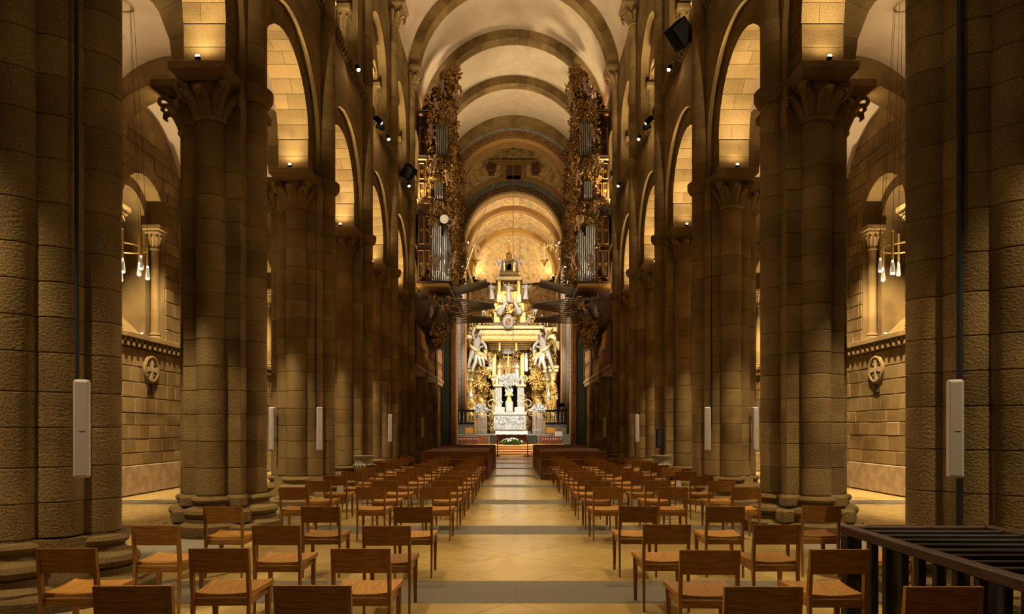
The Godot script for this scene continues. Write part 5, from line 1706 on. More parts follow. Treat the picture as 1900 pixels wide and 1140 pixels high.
	# twisted gilt columns beside the shrine
	for s in [-1.0, 1.0]:
		var i := 0
		for e in [[71.0, 53.4, 0.34], [52.0, 54.0, 0.36], [80.5, 52.4, 0.22]]:
			var c := thing("twisted_column", "%s gilded twisted column with vines %s of the silver shrine" % [["tall middle", "inner", "slim outer"][i], side_word(s)], "column", "gilded columns of the altar", sighted(946 + s * e[0], 783, e[1]))
			var base_y := c.position.y
			c.position.y = 1.2
			var up := base_y - 1.2
			var mb := MB.new()
			mb.cbox(Vector3(-e[2] * 1.3, 0, -e[2] * 1.3), Vector3(e[2] * 1.3, up + 0.1, e[2] * 1.3), 0.04)
			mb.lathe([Vector2(e[2] * 1.4, up + 0.1), Vector2(e[2] * 1.45, up + 0.2), Vector2(e[2] * 1.05, up + 0.3)], 16)
			part(c, "column_base", mb.done(), M["old_gold"])
			mb = MB.new()
			var p := []; var w := []
			for k in 40:
				var a := k * 0.42
				p.append(Vector3(cos(a) * e[2] * 0.26, up + 0.25 + k * 0.072, sin(a) * e[2] * 0.26)); w.append(e[2] * 0.78)
			mb.sweep(p, w, w, Vector3.RIGHT, 12)
			part(c, "twisted_shaft", mb.done(), g)
			var places := []
			for k in 46:
				var a := rng.randf() * TAU
				places.append_array(strewn(Vector3(cos(a) * e[2], up + 0.3 + rng.randf() * 2.8, absf(sin(a)) * e[2]), Vector3(cos(a) * e[2], up + 0.3 + rng.randf() * 2.8, absf(sin(a)) * e[2]) , 1, 0.6))
			for k in places.size():
				places[k].origin = places[k].origin.clamp(Vector3(-e[2], up + 0.3, -e[2]), Vector3(e[2], up + 3.1, e[2] * 1.1))
			scatter(c, "vine_leaves", curl_mesh(), g, places)
			mb = MB.new()
			mb.lathe([Vector2(e[2] * 0.8, up + 3.1), Vector2(e[2] * 1.0, up + 3.2), Vector2(e[2] * 0.9, up + 3.3), Vector2(e[2] * 1.5, up + 3.75)], 14)
			mb.cbox(Vector3(-e[2] * 1.7, up + 3.75, -e[2] * 1.7), Vector3(e[2] * 1.7, up + 4.0, e[2] * 1.7), 0.04)
			mb.cbox(Vector3(-e[2] * 2.0, up + 4.0, -e[2] * 2.0), Vector3(e[2] * 2.0, up + 4.25, e[2] * 2.0), 0.05)
			part(c, "column_capital", mb.done(), M["pale_gold"])
			i += 1

	# the silver shrine
	var si: Material = M["silver"]
	var h := thing("silver_shrine", "silver altar shrine with a seated saint in its niche", "shrine", "", Vector3.ZERO)
	survey_box(h, "altar_front", si, 916, 770, 976, 798.5, 52.0, 1.4, 0.03)
	survey_box(h, "altar_step", si, 914.5, 765, 977.5, 770.5, 51.9, 1.5, 0.03)
	for k in 7:
		var rb := MB.new()
		rb.ball(Vector3.ZERO, Vector3(0.1, 0.13, 0.04), 8, 6)
		part(h, "embossed_boss", rb.done(), M["pale_gold"] if k == 3 else si, sighted(922 + k * 8.0, 785, 51.98))
	for s in [-1.0, 1.0]:
		survey_box(h, "tabernacle_step", si, 945.5 + s * 9, 756, 945.5 + s * 28, 766, 51.95, 1.2, 0.03)
		survey_box(h, "silver_pilaster", si, 945.5 + s * 14.5, 718, 945.5 + s * 27, 757, 52.4, 0.8, 0.04)
		for q in 4:
			var fl := sighted(945.5 + s * (16.5 + q * 3.0), 754, 52.38)
			var fm := MB.new()
			fm.lathe([Vector2(0.04, 0), Vector2(0.045, 0.08), Vector2(0.03, 0.15), Vector2(0.03, 1.3), Vector2(0.05, 1.4)], 8)
			part(h, "colonnette", fm.done(), si if q % 2 == 0 else M["pale_gold"], fl)
		survey_box(h, "pilaster_cornice", M["pale_gold"], 945.5 + s * 12, 713.5, 945.5 + s * 31, 718, 52.2, 1.0, 0.05)
		# gilt scrolls at the sides
		for e in [[34.0, 750.0, 0.32], [39.0, 768.0, 0.3], [29.0, 704.0, 0.24]]:
			var mb := MB.new()
			var p := []; var w := []; var th := []
			for k in 16:
				var a := -0.9 + k * 0.5
				var r: float = e[2] * (1.3 - 0.065 * k)
				p.append(Vector3(-s * cos(a) * r, sin(a) * r, 0)); w.append(0.12); th.append(0.05 - 0.0015 * k)
			mb.sweep(p, w, th, Vector3(0, 0, 1), 6)
			part(h, "side_scroll", mb.done(), M["pale_gold"], sighted(945.5 + s * e[0], e[1], 52.3))
		robed_part(h, "silver_angel", "", si, sighted(945.5 + s * 24, 714, 52.4), 0.75, 0 if s > 0 else 1, -s * 0.4, 0.0, 1.0)
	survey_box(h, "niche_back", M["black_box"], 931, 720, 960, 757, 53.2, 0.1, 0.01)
	robed_part(h, "seated_saint", "seated saint with a cape in the silver niche", M["pale_gold"], sighted(944.5, 759, 52.5), 1.55, 2, 0.0, 0.0, 0.0, true)
	var hal := MB.new()
	hal.lathe([Vector2(0.0, -0.02), Vector2(0.3, -0.02), Vector2(0.32, 0.0), Vector2(0.3, 0.02), Vector2(0.0, 0.02)], 20)
	part(h, "halo", hal.done(), si, sighted(944.5, 724.5, 52.75), Basis(Vector3.RIGHT, PI / 2.0))
	survey_box(h, "tabernacle", si, 938.5, 746, 952, 765.5, 51.85, 0.6, 0.06)
	var cl := []
	for k in 150:
		var a := rng.randf() * TAU
		var r := sqrt(rng.randf())
		var q := sighted(942.5 + cos(a) * r * 19.0, 706 + sin(a) * r * 12.0, 52.3 + rng.randf() * 0.3)
		cl.append_array(strewn(q, q, 1, 0.5))
	scatter(h, "silver_cloud", curl_mesh(), si, cl)
	cl = []
	var fb := between(sighted(917, 772, 51.97), sighted(975, 797, 51.97))
	cl.append_array(strewn(fb[0], fb[1], 120, 0.35))
	for s in [-1.0, 1.0]:
		fb = between(sighted(945.5 + s * 15, 719, 52.36), sighted(945.5 + s * 27, 756, 52.36))
		cl.append_array(strewn(fb[0], fb[1], 60, 0.35))
	scatter(h, "embossed_scrollwork", curl_mesh(), si, cl)

	# table, cloth and flowers in front
	var t := thing("altar_table", "red marble altar table with dark front panel", "table", "", Vector3(-0.14, 0.55, -45.0))
	for s in [-1.0, 1.0]:
		box_part(t, "leg", M["red_marble"], Vector3(s * 0.78, 0, 0.28), Vector3(s * 0.96, 0.80, -0.35), 0.02)
	box_part(t, "front_panel", M["brown_paint"], Vector3(-0.78, 0.02, 0.15), Vector3(0.78, 0.78, -0.2), 0.02)
	box_part(t, "table_top", M["red_marble"], Vector3(-1.0, 0.80, 0.38), Vector3(1.0, 0.86, -0.45), 0.015)
	var cloth := thing("altar_cloth", "white linen cloth over the altar table", "cloth", "", Vector3(-0.14, 0.55, -45.0))
	var cmb := MB.new()
	cmb.cbox(Vector3(-1.04, 0.862, -0.47), Vector3(1.04, 0.885, 0.42), 0.01)
	var cp := []
	for k in 33:
		cp.append(Vector3(-1.04 + 2.08 * k / 32.0, 0, 0.412 + 0.012 * sin(k * 1.9)))
	for k in 32:
		var a: Vector3 = cp[k]; var c2: Vector3 = cp[k + 1]
		cmb.quad(a + Vector3(0, 0.885, 0), c2 + Vector3(0, 0.885, 0), c2 + Vector3(0, 0.66 + 0.012 * sin(k * 0.9 + 1.0), 0.01), a + Vector3(0, 0.66 + 0.012 * sin(k * 0.9), 0.01), Vector3(0, 0, 1))
	for s in [-1.0, 1.0]:
		cmb.quad(Vector3(s * 1.04, 0.885, -0.47), Vector3(s * 1.04, 0.885, 0.42), Vector3(s * 1.05, 0.62, 0.43), Vector3(s * 1.05, 0.62, -0.47), Vector3(s, 0, 0))
	part(cloth, "linen", cmb.done(), M["linen"])
	var fl2 := thing("flower_arrangement", "low arrangement of white flowers and green leaves before the altar table", "flowers", "", Vector3(-0.1, 0.55, -44.1))
	var tray := MB.new()
	tray.t = Transform3D(Basis.IDENTITY.scaled(Vector3(1.5, 1, 0.6)), Vector3.ZERO)
	tray.lathe([Vector2(0.35, 0.0), Vector2(0.42, 0.1), Vector2(0.38, 0.12), Vector2(0.0, 0.1)], 16)
	part(fl2, "tray", tray.done(), M["leaf_green"])
	var lm := MB.new()
	lm.sweep([Vector3.ZERO, Vector3(0, 0.07, 0.01), Vector3(0, 0.15, 0.0), Vector3(0, 0.2, -0.02)], [0.01, 0.035, 0.03, 0.004], [0.004, 0.006, 0.005, 0.002], Vector3.RIGHT, 5)
	var fm2 := MB.new()
	for k in 6:
		var a := TAU * k / 6.0
		fm2.ball(Vector3(cos(a) * 0.035, 0.01, sin(a) * 0.035), Vector3(0.03, 0.018, 0.03), 6, 4)
	fm2.ball(Vector3(0, 0.025, 0), Vector3(0.025, 0.02, 0.025), 6, 4)
	var leaves := []; var heads := []
	for k in 260:
		var a := rng.randf() * TAU
		var r := sqrt(rng.randf())
		var hh := 0.1 + 0.28 * sqrt(maxf(0.0, 1.0 - r * r)) * rng.randf_range(0.75, 1.0)
		var pos := Vector3(cos(a) * r * 0.68, hh - 0.05, sin(a) * r * 0.3)
		var bs := Basis(Vector3(rng.randf_range(-1, 1), 0, rng.randf_range(-1, 1)).normalized(), rng.randf_range(0.2, 1.2)) * Basis(Vector3.UP, rng.randf() * TAU)
		leaves.append(Transform3D(bs, pos))
	for k in 44:
		var a := rng.randf() * TAU
		var r := sqrt(rng.randf())
		var hh := 0.14 + 0.28 * sqrt(maxf(0.0, 1.0 - r * r))
		var nrm := Vector3(cos(a) * r, 0.9, sin(a) * r * 0.8 + 0.4).normalized()
		part(fl2, "white_flower", fm2.done() if k == 0 else mesh_cache["bloom"], M["petal_white"], Vector3(cos(a) * r * 0.66, hh, sin(a) * r * 0.3), Basis(Quaternion(Vector3.UP, nrm)).scaled(Vector3.ONE * rng.randf_range(0.7, 1.0)))
		if k == 0:
			mesh_cache["bloom"] = fm2.done()
	scatter(fl2, "green_leaves", lm.done(), M["leaf_green"], leaves)

	# railings and gates before the shrine
	for s in [-1.0, 1.0]:
		var sw := side_word(s)
		var r := thing("sanctuary_railing", "dark metal railing with balusters %s of the altar steps" % sw, "railing", "sanctuary railings", Vector3.ZERO)
		survey_box(r, "top_rail", M["dark_iron"], 946 + s * 66, 760.5, 946 + s * 106, 764.5, 47.2, 0.2, 0.02)
		survey_box(r, "bottom_rail", M["dark_iron"], 946 + s * 66, 784, 946 + s * 106, 788, 47.2, 0.2, 0.02)
		survey_box(r, "plinth", M["grey_marble"], 946 + s * 66, 788, 946 + s * 106, 809.5, 47.2, 0.5, 0.03)
		var bm := MB.new()
		bm.lathe([Vector2(0.03, 0.0), Vector2(0.02, 0.05), Vector2(0.02, 0.25), Vector2(0.05, 0.38), Vector2(0.02, 0.5), Vector2(0.02, 0.68), Vector2(0.03, 0.74)], 8)
		var bal := bm.done()
		for k in 11:
			part(r, "baluster", bal, M["silver"] if k % 2 else M["dark_iron"], sighted(946 + s * (68.5 + k * 3.5), 784.5, 47.3))
		var gt := thing("silver_gate", "gate of upright silver bars with a leafy crest %s of the shrine" % sw, "gate", "silver gates", Vector3.ZERO)
		survey_box(gt, "gate_rail", si, 946 + s * 42, 762, 946 + s * 62, 765, 49.0, 0.1, 0.01)
		survey_box(gt, "gate_rail", si, 946 + s * 42, 797, 946 + s * 62, 800, 49.0, 0.1, 0.01)
		for k in 8:
			survey_box(gt, "bar", si, 946 + s * (43 + k * 2.6) - 0.5, 764, 946 + s * (43 + k * 2.6) + 0.5, 809.5, 49.02, 0.06, 0.008)
		var cr := []
		for k in 46:
			var u := rng.randf()
			var q := sighted(946 + s * lerpf(40, 68, u), 762 - 12.0 * sin(PI * u) * rng.randf(), 49.0)
			cr.append_array(strewn(q, q, 1, 0.5))
		scatter(gt, "leafy_crest", curl_mesh(), si, cr)
		# lamps hanging before the columns
		var hl := thing("hanging_silver_lamp", "slim silver sanctuary lamp hanging %s of the shrine" % sw, "lamp", "hanging silver lamps", sighted(946 + s * 72, 737, 50.5))
		var hm := MB.new()
		hm.lathe([Vector2(0.0, -0.3), Vector2(0.05, -0.25), Vector2(0.03, -0.18), Vector2(0.14, -0.05), Vector2(0.17, 0.1), Vector2(0.1, 0.2), Vector2(0.05, 0.5), Vector2(0.07, 0.55), Vector2(0.02, 0.62)], 14)
		part(hl, "lamp_bowl", hm.done(), si)
		hm = MB.new()
		hm.tube([Vector3(0, 0.6, 0), Vector3(0, 11.4, 0)], 0.006)
		part(hl, "chain", hm.done(), M["dark_iron"])
		# red carpeted block, chair, and the reading desk
		var cb := thing("carpeted_step", "small carpeted red step block on the %s of the altar steps" % sw, "step", "carpeted steps", Vector3.ZERO)
		survey_box(cb, "tread", M["carpet_red"], 946 + s * 59, 814, 946 + s * 97, 824, 43.6, 1.2, 0.02)
		survey_box(cb, "upper_tread", M["carpet_red"], 946 + s * 61, 810.5, 946 + s * 95, 814.5, 44.0, 0.8, 0.02)
		for k in 8:
			survey_box(cb, "carpet_stud", M["pale_gold"], 946 + s * (62 + k * 4.6) - 0.5, 814.5, 946 + s * (62 + k * 4.6) + 0.5, 817, 43.57, 0.05, 0.005)
		var ch := thing("celebrant_chair", "wooden armchair with a yellow back panel on the %s of the sanctuary" % sw, "chair", "celebrant chairs", Vector3(sighted(946 + s * 76, 800, 45.3).x, 0.55, -45.3))
		for e in [[-1.0, -1.0], [1.0, -1.0], [-1.0, 1.0], [1.0, 1.0]]:
			box_part(ch, "leg", M["oak_red_y"], Vector3(e[0] * 0.27 - 0.03, 0.0, e[1] * 0.24 - 0.03), Vector3(e[0] * 0.27 + 0.03, 0.45 if e[1] > 0 else 1.12, e[1] * 0.24 + 0.03), 0.005)
		box_part(ch, "seat", M["oak_red_z"], Vector3(-0.3, 0.42, -0.27), Vector3(0.3, 0.47, 0.27), 0.01)
		box_part(ch, "backrest", M["oak_y"], Vector3(-0.28, 0.72, -0.27), Vector3(0.28, 1.1, -0.22), 0.01)
	var am := thing("white_lectern", "white stone reading desk on the right of the altar", "lectern", "", Vector3(sighted(1037, 800, 44.3).x, 1.085, -44.3))
	box_part(am, "desk_front", M["white_stone"], Vector3(-0.24, 0.0, -0.2), Vector3(0.24, 0.5, 0.0), 0.02)
	box_part(am, "desk_top", M["oak_red_x"], Vector3(-0.28, 0.5, -0.25), Vector3(0.28, 0.54, 0.05), 0.01)
	var ms := thing("music_stand", "black music stand on the right railing", "stand", "", sighted(1041, 760.4, 47.3))
	var mm := MB.new()
	mm.tube([Vector3.ZERO, Vector3(0, 0.22, 0)], 0.015)
	part(ms, "stem", mm.done(), M["black_box"])
	mm = MB.new()
	mm.hexa([Vector3(-0.24, 0.18, 0.1), Vector3(0.24, 0.18, 0.1), Vector3(0.24, 0.2, 0.11), Vector3(-0.24, 0.2, 0.11), Vector3(-0.26, 0.42, -0.12), Vector3(0.26, 0.42, -0.12), Vector3(0.26, 0.44, -0.11), Vector3(-0.26, 0.44, -0.11)])
	part(ms, "desk_plate", mm.done(), M["black_box"])
# ---------------------------------------------------------------- chairs and pews
func low(p: Vector3) -> Vector3:
	return Vector3(p.x, 0.42, p.z)

func make_chair() -> Node3D:
	var o := thing("oak_chair", "", "chair", "oak chairs of the nave")
	# seat board, hollowed a little
	var mb := MB.new()
	var nx := 8; var nz := 6
	var top := []
	for i in nx + 1:
		var row := []
		for j in nz + 1:
			var v := float(j) / nz
			var wdt := lerpf(0.198, 0.235, v)
			var u := float(i) / nx * 2.0 - 1.0
			row.append(Vector3(u * wdt, 0.442 + 0.014 * u * u - 0.010 * sin(v * PI) + 0.006 * v, -0.012 - 0.435 * v))
		top.append(row)
	for i in nx:
		for j in nz:
			var n := []
			for e in [[i, j], [i + 1, j], [i + 1, j + 1], [i, j + 1]]:
				var dx: Vector3 = top[mini(e[0] + 1, nx)][e[1]] - top[maxi(e[0] - 1, 0)][e[1]]
				var dz: Vector3 = top[e[0]][mini(e[1] + 1, nz)] - top[e[0]][maxi(e[1] - 1, 0)]
				var c := dx.cross(dz)
				n.append((c if c.y > 0 else -c).normalized())
			mb.quadn(top[i][j], top[i + 1][j], top[i + 1][j + 1], top[i][j + 1], n[0], n[1], n[2], n[3])
			mb.quad(low(top[i][j]), low(top[i + 1][j]), low(top[i + 1][j + 1]), low(top[i][j + 1]), Vector3.DOWN)
	for i in nx:
		mb.quad(top[i][0], top[i + 1][0], low(top[i + 1][0]), low(top[i][0]), Vector3(0, 0, 1))
		mb.quad(top[i][nz], top[i + 1][nz], low(top[i + 1][nz]), low(top[i][nz]), Vector3(0, 0, -1))
	for j in nz:
		mb.quad(top[0][j], top[0][j + 1], low(top[0][j + 1]), low(top[0][j]), Vector3(-1, 0, 0))
		mb.quad(top[nx][j], top[nx][j + 1], low(top[nx][j + 1]), low(top[nx][j]), Vector3(1, 0, 0))
	part(o, "seat", mb.done(), M["oak_z"])
	mb = MB.new()
	mb.hexa([Vector3(-0.19, 0.605, 0.010), Vector3(0.19, 0.605, 0.010), Vector3(0.19, 0.605, 0.030), Vector3(-0.19, 0.605, 0.030),
		Vector3(-0.19, 0.784, 0.036), Vector3(0.19, 0.784, 0.036), Vector3(0.19, 0.784, 0.056), Vector3(-0.19, 0.784, 0.056)])
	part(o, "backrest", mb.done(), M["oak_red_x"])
	for s in [-1.0, 1.0]:
		mb = MB.new()
		var a: float = s * 0.188; var b: float = s * 0.2125; var c: float = s * 0.208; var d: float = s * 0.191
		mb.hexa([Vector3(d, 0, 0.012), Vector3(c, 0, 0.012), Vector3(c, 0, 0.042), Vector3(d, 0, 0.042), Vector3(a, 0.43, -0.022), Vector3(b, 0.43, -0.022), Vector3(b, 0.43, 0.022), Vector3(a, 0.43, 0.022)])
		mb.hexa([Vector3(a, 0.43, -0.022), Vector3(b, 0.43, -0.022), Vector3(b, 0.43, 0.022), Vector3(a, 0.43, 0.022), Vector3(a, 0.784, 0.026), Vector3(b, 0.784, 0.026), Vector3(b, 0.784, 0.057), Vector3(a, 0.784, 0.057)])
		part(o, "back_leg", mb.done(), M["oak_dark_y"])
		mb = MB.new()
		mb.hexa([Vector3(s * 0.19, 0, -0.415), Vector3(s * 0.216, 0, -0.415), Vector3(s * 0.216, 0, -0.388), Vector3(s * 0.19, 0, -0.388),
			Vector3(s * 0.182, 0.425, -0.43), Vector3(s * 0.224, 0.425, -0.43), Vector3(s * 0.224, 0.425, -0.388), Vector3(s * 0.182, 0.425, -0.388)])
		part(o, "front_leg", mb.done(), M["oak_dark_y"])
		box_part(o, "apron", M["oak_dark_z"], Vector3(s * 0.19, 0.36, -0.02), Vector3(s * 0.208, 0.42, -0.39), 0.003)
	box_part(o, "apron", M["oak_dark_x"], Vector3(-0.19, 0.36, 0.008), Vector3(0.19, 0.42, -0.012), 0.003)
	box_part(o, "apron", M["oak_dark_x"], Vector3(-0.185, 0.36, -0.40), Vector3(0.185, 0.42, -0.418), 0.003)
	return o

func build_seats() -> void:
	var proto := make_chair()
	var tones := [["oak_z", "oak_red_x", "oak_dark"], ["oak_z", "oak_dark_x", "oak_dark"], ["oak_dark_z", "oak_red_x", "oak_red"], ["oak_z", "oak_red_x", "oak_red"]]  # tone varies by chair; the darker backs also hold their shade in the colour
	var used := false
	for s in [-1.0, 1.0]:
		var cols: Array = [1.11, 2.10, 3.19] if s < 0 else [1.37, 2.33, 3.38]
		var rows: Array = [3.77, 4.95, 6.09, 7.55] if s < 0 else [3.75, 4.89, 6.15, 7.58]
		for k in 10:
			rows.append(10.02 + 1.185 * k)
		for r in rows.size():
			for c in 3:
				if r == 0 and c == 2 or (s > 0 and r == 1 and c == 2):
					continue
				var label := "oak chair in the %s row from the camera, %s block, %s" % [ordinal(r), side_word(s), ["beside the central aisle", "in the middle column", "beside the piers"][c]]
				var at := Vector3(s * cols[c] + rng.randf_range(-0.02, 0.02), 0, -(rows[r] + 0.05 + rng.randf_range(-0.02, 0.02)))
				var turn := rng.randf_range(-0.03, 0.03)
				var o: Node3D
				if used:
					o = copy_of(proto, label, at, turn)
				else:
					o = proto
					o.position = at
					o.rotation.y = turn
					o.set_meta("label", label)
					used = true
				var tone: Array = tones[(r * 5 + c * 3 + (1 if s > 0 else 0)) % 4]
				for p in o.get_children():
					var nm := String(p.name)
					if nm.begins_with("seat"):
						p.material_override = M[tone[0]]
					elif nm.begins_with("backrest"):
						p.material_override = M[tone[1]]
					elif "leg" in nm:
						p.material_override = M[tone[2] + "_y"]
	# pews
	var pew := thing("oak_pew", "", "pew", "oak pews before the altar")
	var len_ := 2.06
	box_part(pew, "back_panel", M["pew_x"], Vector3(0.03, 0.40, -0.03), Vector3(len_ - 0.03, 0.87, 0.0), 0.005)
	box_part(pew, "top_rail", M["pew_x"], Vector3(0.0, 0.865, -0.035), Vector3(len_, 0.90, 0.005), 0.008)
	box_part(pew, "book_ledge", M["pew_x"], Vector3(0.03, 0.62, 0.0), Vector3(len_ - 0.03, 0.64, 0.13), 0.005)
	box_part(pew, "seat", M["oak_x"], Vector3(0.03, 0.42, -0.46), Vector3(len_ - 0.03, 0.455, -0.03), 0.006)
	box_part(pew, "foot_rail", M["pew_x"], Vector3(0.03, 0.10, -0.02), Vector3(len_ - 0.03, 0.22, 0.01), 0.005)
	box_part(pew, "kneeler", M["pew_x"], Vector3(0.06, 0.16, 0.20), Vector3(len_ - 0.06, 0.20, 0.38), 0.008)
	for e in [0.0, len_]:
		var mb := MB.new()
		var poly := PackedVector2Array([Vector2(-0.48, 0), Vector2(0.06, 0), Vector2(0.05, 0.88), Vector2(-0.07, 0.88), Vector2(-0.12, 0.6), Vector2(-0.44, 0.56), Vector2(-0.48, 0.5)])
		mb.slab(poly, e - 0.025, e + 0.025)
		part(pew, "end_panel", mb.done(), M["pew_y"])
		var kb := MB.new()
		kb.cbox(Vector3(e - 0.02 + (0.09 if e < 1.0 else -0.09), 0.0, 0.18), Vector3(e + 0.02 + (0.09 if e < 1.0 else -0.09), 0.165, 0.40), 0.005)
		part(pew, "kneeler_support", kb.done(), M["pew_y"])
	var first := true
	for s in [-1.0, 1.0]:
		for k in 10:
			var label := "long oak pew, %s row behind the chairs, %s of the aisle" % [ordinal(k), side_word(s)]
			var at := Vector3(-2.88 if s < 0 else 0.88, 0, -(22.0 + 0.95 * k))
			if first:
				pew.position = at
				pew.set_meta("label", label)
				first = false
			else:
				copy_of(pew, label, at)
# ---------------------------------------------------------------- fittings
func column_speaker(label: String, at: Vector3, turn: float, h: float) -> void:
	var o := thing("column_speaker", label, "speaker", "white column speakers", at, turn)
	var mb := MB.new()
	mb.cbox(Vector3(-0.062, 0.0, -0.05), Vector3(0.062, h, 0.05), 0.016)
	part(o, "cabinet", mb.done(), M["speaker_white"])
	mb = MB.new()
	mb.cbox(Vector3(-0.05, 0.02, 0.045), Vector3(0.05, h - 0.02, 0.056), 0.006)
	part(o, "grille", mb.done(), M["speaker_grille"])
	mb = MB.new()
	mb.cbox(Vector3(-0.012, h * 0.47, 0.05), Vector3(0.034, h * 0.475, 0.0585), 0.001)
	part(o, "badge", mb.done(), M["black_box"])
	mb = MB.new()
	mb.cbox(Vector3(-0.03, h * 0.2, -0.10), Vector3(0.03, h * 0.28, -0.05), 0.005)
	mb.cbox(Vector3(-0.03, h * 0.7, -0.10), Vector3(0.03, h * 0.78, -0.05), 0.005)
	part(o, "wall_bracket", mb.done(), M["black_box"])

func build_fittings() -> void:
	# column speakers on the piers, with their cables
	for s in [-1.0, 1.0]:
		var sw := side_word(s)
		for e in [[0, 6.33, 3.96, 1.19, 0.90, "nearest the camera"], [2, 14.72, 4.14, 1.16, 0.93, "on the third pier, nave side"], [4, 23.1, 4.14, 1.17, 0.93, "on the fifth pier"], [6, 31.4, 4.14, 1.2, 0.93, "on the seventh pier"]]:
			var px: float = e[2] + (0.09 if s > 0 and e[0] == 0 else 0.0)
			column_speaker("white column speaker on the %s side, %s" % [sw, e[5]], Vector3(s * px, e[3], -e[1]), -s * 0.35, e[4])
			if e[0] == 6:
				continue
			var c := thing("black_cable", "thin black cable above the %s white speaker %s" % [sw, e[5]], "cable", "speaker cables", Vector3(s * (px + 0.10), 0.0, -(e[1] + 0.09)))
			var mb := MB.new()
			var low_end: float = 0.35 if s > 0 and e[0] == 0 else e[3] + e[4] * 0.5
			mb.tube([Vector3(0, low_end, 0), Vector3(s * 0.01, 3.0, -0.01), Vector3(s * 0.02, 5.0, -0.02), Vector3(s * 0.02, 7.2, -0.02)], 0.032 if s > 0 and e[0] == 0 else 0.02)
			part(c, "cord", mb.done(), M["cable_black"])
		column_speaker("white column speaker on the %s side, on the third pier, aisle side" % sw, Vector3(s * 5.16, 1.16, -14.74), s * 0.35, 0.93)
	# black box loudspeakers on the string course
	for e in [[-1.0, 24.7, 10.8, 0.24], [1.0, 15.6, 10.55, 0.26]]:
		var o := thing("black_loudspeaker", "black tilted loudspeaker box on the %s string course" % side_word(e[0]), "speaker", "", Vector3(e[0] * 3.77, e[2], -e[1]))
		var mb := MB.new()
		var bs := Basis(Vector3.BACK, e[0] * 0.75) * Basis(Vector3.RIGHT, 0.35)
		mb.t = Transform3D(bs, Vector3.ZERO)
		mb.cbox(Vector3(-e[3] * 0.8, -e[3], -e[3] * 0.8), Vector3(e[3] * 0.8, e[3], e[3] * 0.8), 0.02)
		part(o, "cabinet", mb.done(), M["black_box"])
		mb = MB.new()
		mb.t = Transform3D(bs, Vector3.ZERO)
		mb.cbox(Vector3(-e[3] * 0.7, -e[3] * 0.9, e[3] * 0.78), Vector3(e[3] * 0.7, e[3] * 0.9, e[3] * 0.84), 0.01)
		part(o, "grille", mb.done(), M["cable_black"])
		mb = MB.new()
		mb.cbox(Vector3(minf(0, e[0] * 0.3), -0.03, -0.03), Vector3(maxf(0, e[0] * 0.3), 0.03, 0.03), 0.005)
		part(o, "bracket", mb.done(), M["black_box"])
	# ring chandeliers in the aisles
	for s in [-1.0, 1.0]:
		var o := thing("ring_chandelier", "brass ring chandelier with glass drops hanging in the %s aisle" % side_word(s), "chandelier", "aisle chandeliers", Vector3(s * 7.5, 5.1, -13.2))
		var mb := MB.new()
		for k in 40:
			var a0 := TAU * k / 40.0; var a1 := TAU * (k + 1) / 40.0
			mb.tube([Vector3(cos(a0) * 0.44, 0, sin(a0) * 0.44), Vector3(cos(a1) * 0.44, 0, sin(a1) * 0.44)], 0.014, 0.014, 6)
		part(o, "ring", mb.done(), M["brass"])
		mb = MB.new()
		for k in 20:
			var a0 := TAU * k / 20.0; var a1 := TAU * (k + 1) / 20.0
			mb.tube([Vector3(cos(a0) * 0.2, 4.62, sin(a0) * 0.2), Vector3(cos(a1) * 0.2, 4.62, sin(a1) * 0.2)], 0.015, 0.015, 5)
		part(o, "ceiling_ring", mb.done(), M["brass"])
		var rod := MB.new()
		rod.lathe([Vector2(0.0, -0.18), Vector2(0.022, -0.18), Vector2(0.022, 0.36), Vector2(0.008, 0.38), Vector2(0.0, 0.38)], 10)
		var rod_mesh := rod.done()
		var gl := MB.new()
		gl.lathe([Vector2(0.0, -0.46), Vector2(0.036, -0.45), Vector2(0.045, -0.42), Vector2(0.022, -0.19), Vector2(0.0, -0.18)], 10)
		var glass_mesh := gl.done()
		var bulb := MB.new()
		bulb.ball(Vector3(0, -0.43, 0), Vector3(0.022, 0.018, 0.022), 8, 6)
		bulb.ball(Vector3(0, -0.2, 0), Vector3(0.012, 0.015, 0.012), 6, 5)
		var bulb_mesh := bulb.done()
		for k in 8:
			var a := TAU * (k + 0.3) / 8.0
			var p := Vector3(cos(a) * 0.44, -0.12 * (k % 2), sin(a) * 0.44)
			part(o, "rod", rod_mesh, M["brass"], p)
			part(o, "glass_drop", glass_mesh, M["clear_glass"], p)
			part(o, "bulb", bulb_mesh, M["glass_glow"], p)
			var wm := MB.new()
			wm.tube([p + Vector3(0, 0.38, 0), Vector3(cos(a) * 0.2, 4.62, sin(a) * 0.2)], 0.004, 0.004, 4)
			part(o, "wire", wm.done(), M["dark_iron"])
		var l := OmniLight3D.new()
		l.name = "glow"
		l.position = Vector3(0, -0.5, 0)
		l.light_color = WARM
		l.light_energy = 0.25
		l.light_size = 0.3
		l.omni_range = 60.0
		l.omni_attenuation = 2.0
		l.shadow_enabled = true
		o.add_child(l)
		# consecration cross carved on the aisle wall
		var x := thing("consecration_cross", "carved round stone cross medallion on the %s aisle wall" % side_word(s), "relief", "consecration crosses", Vector3(s * (AISLE_X - 0.03), 3.13, -17.6), -s * PI / 2.0)
		x.scale = Vector3(1.15, 1.15, 1.0)
		mb = MB.new()
		mb.t = Transform3D(Basis(Vector3.RIGHT, PI / 2.0), Vector3.ZERO)
		mb.lathe([Vector2(0.24, 0.0), Vector2(0.23, 0.05), Vector2(0.27, 0.07), Vector2(0.31, 0.05), Vector2(0.32, 0.0)], 28)
		part(x, "round_frame", mb.done(), M["granite_far2"])
		mb = MB.new()
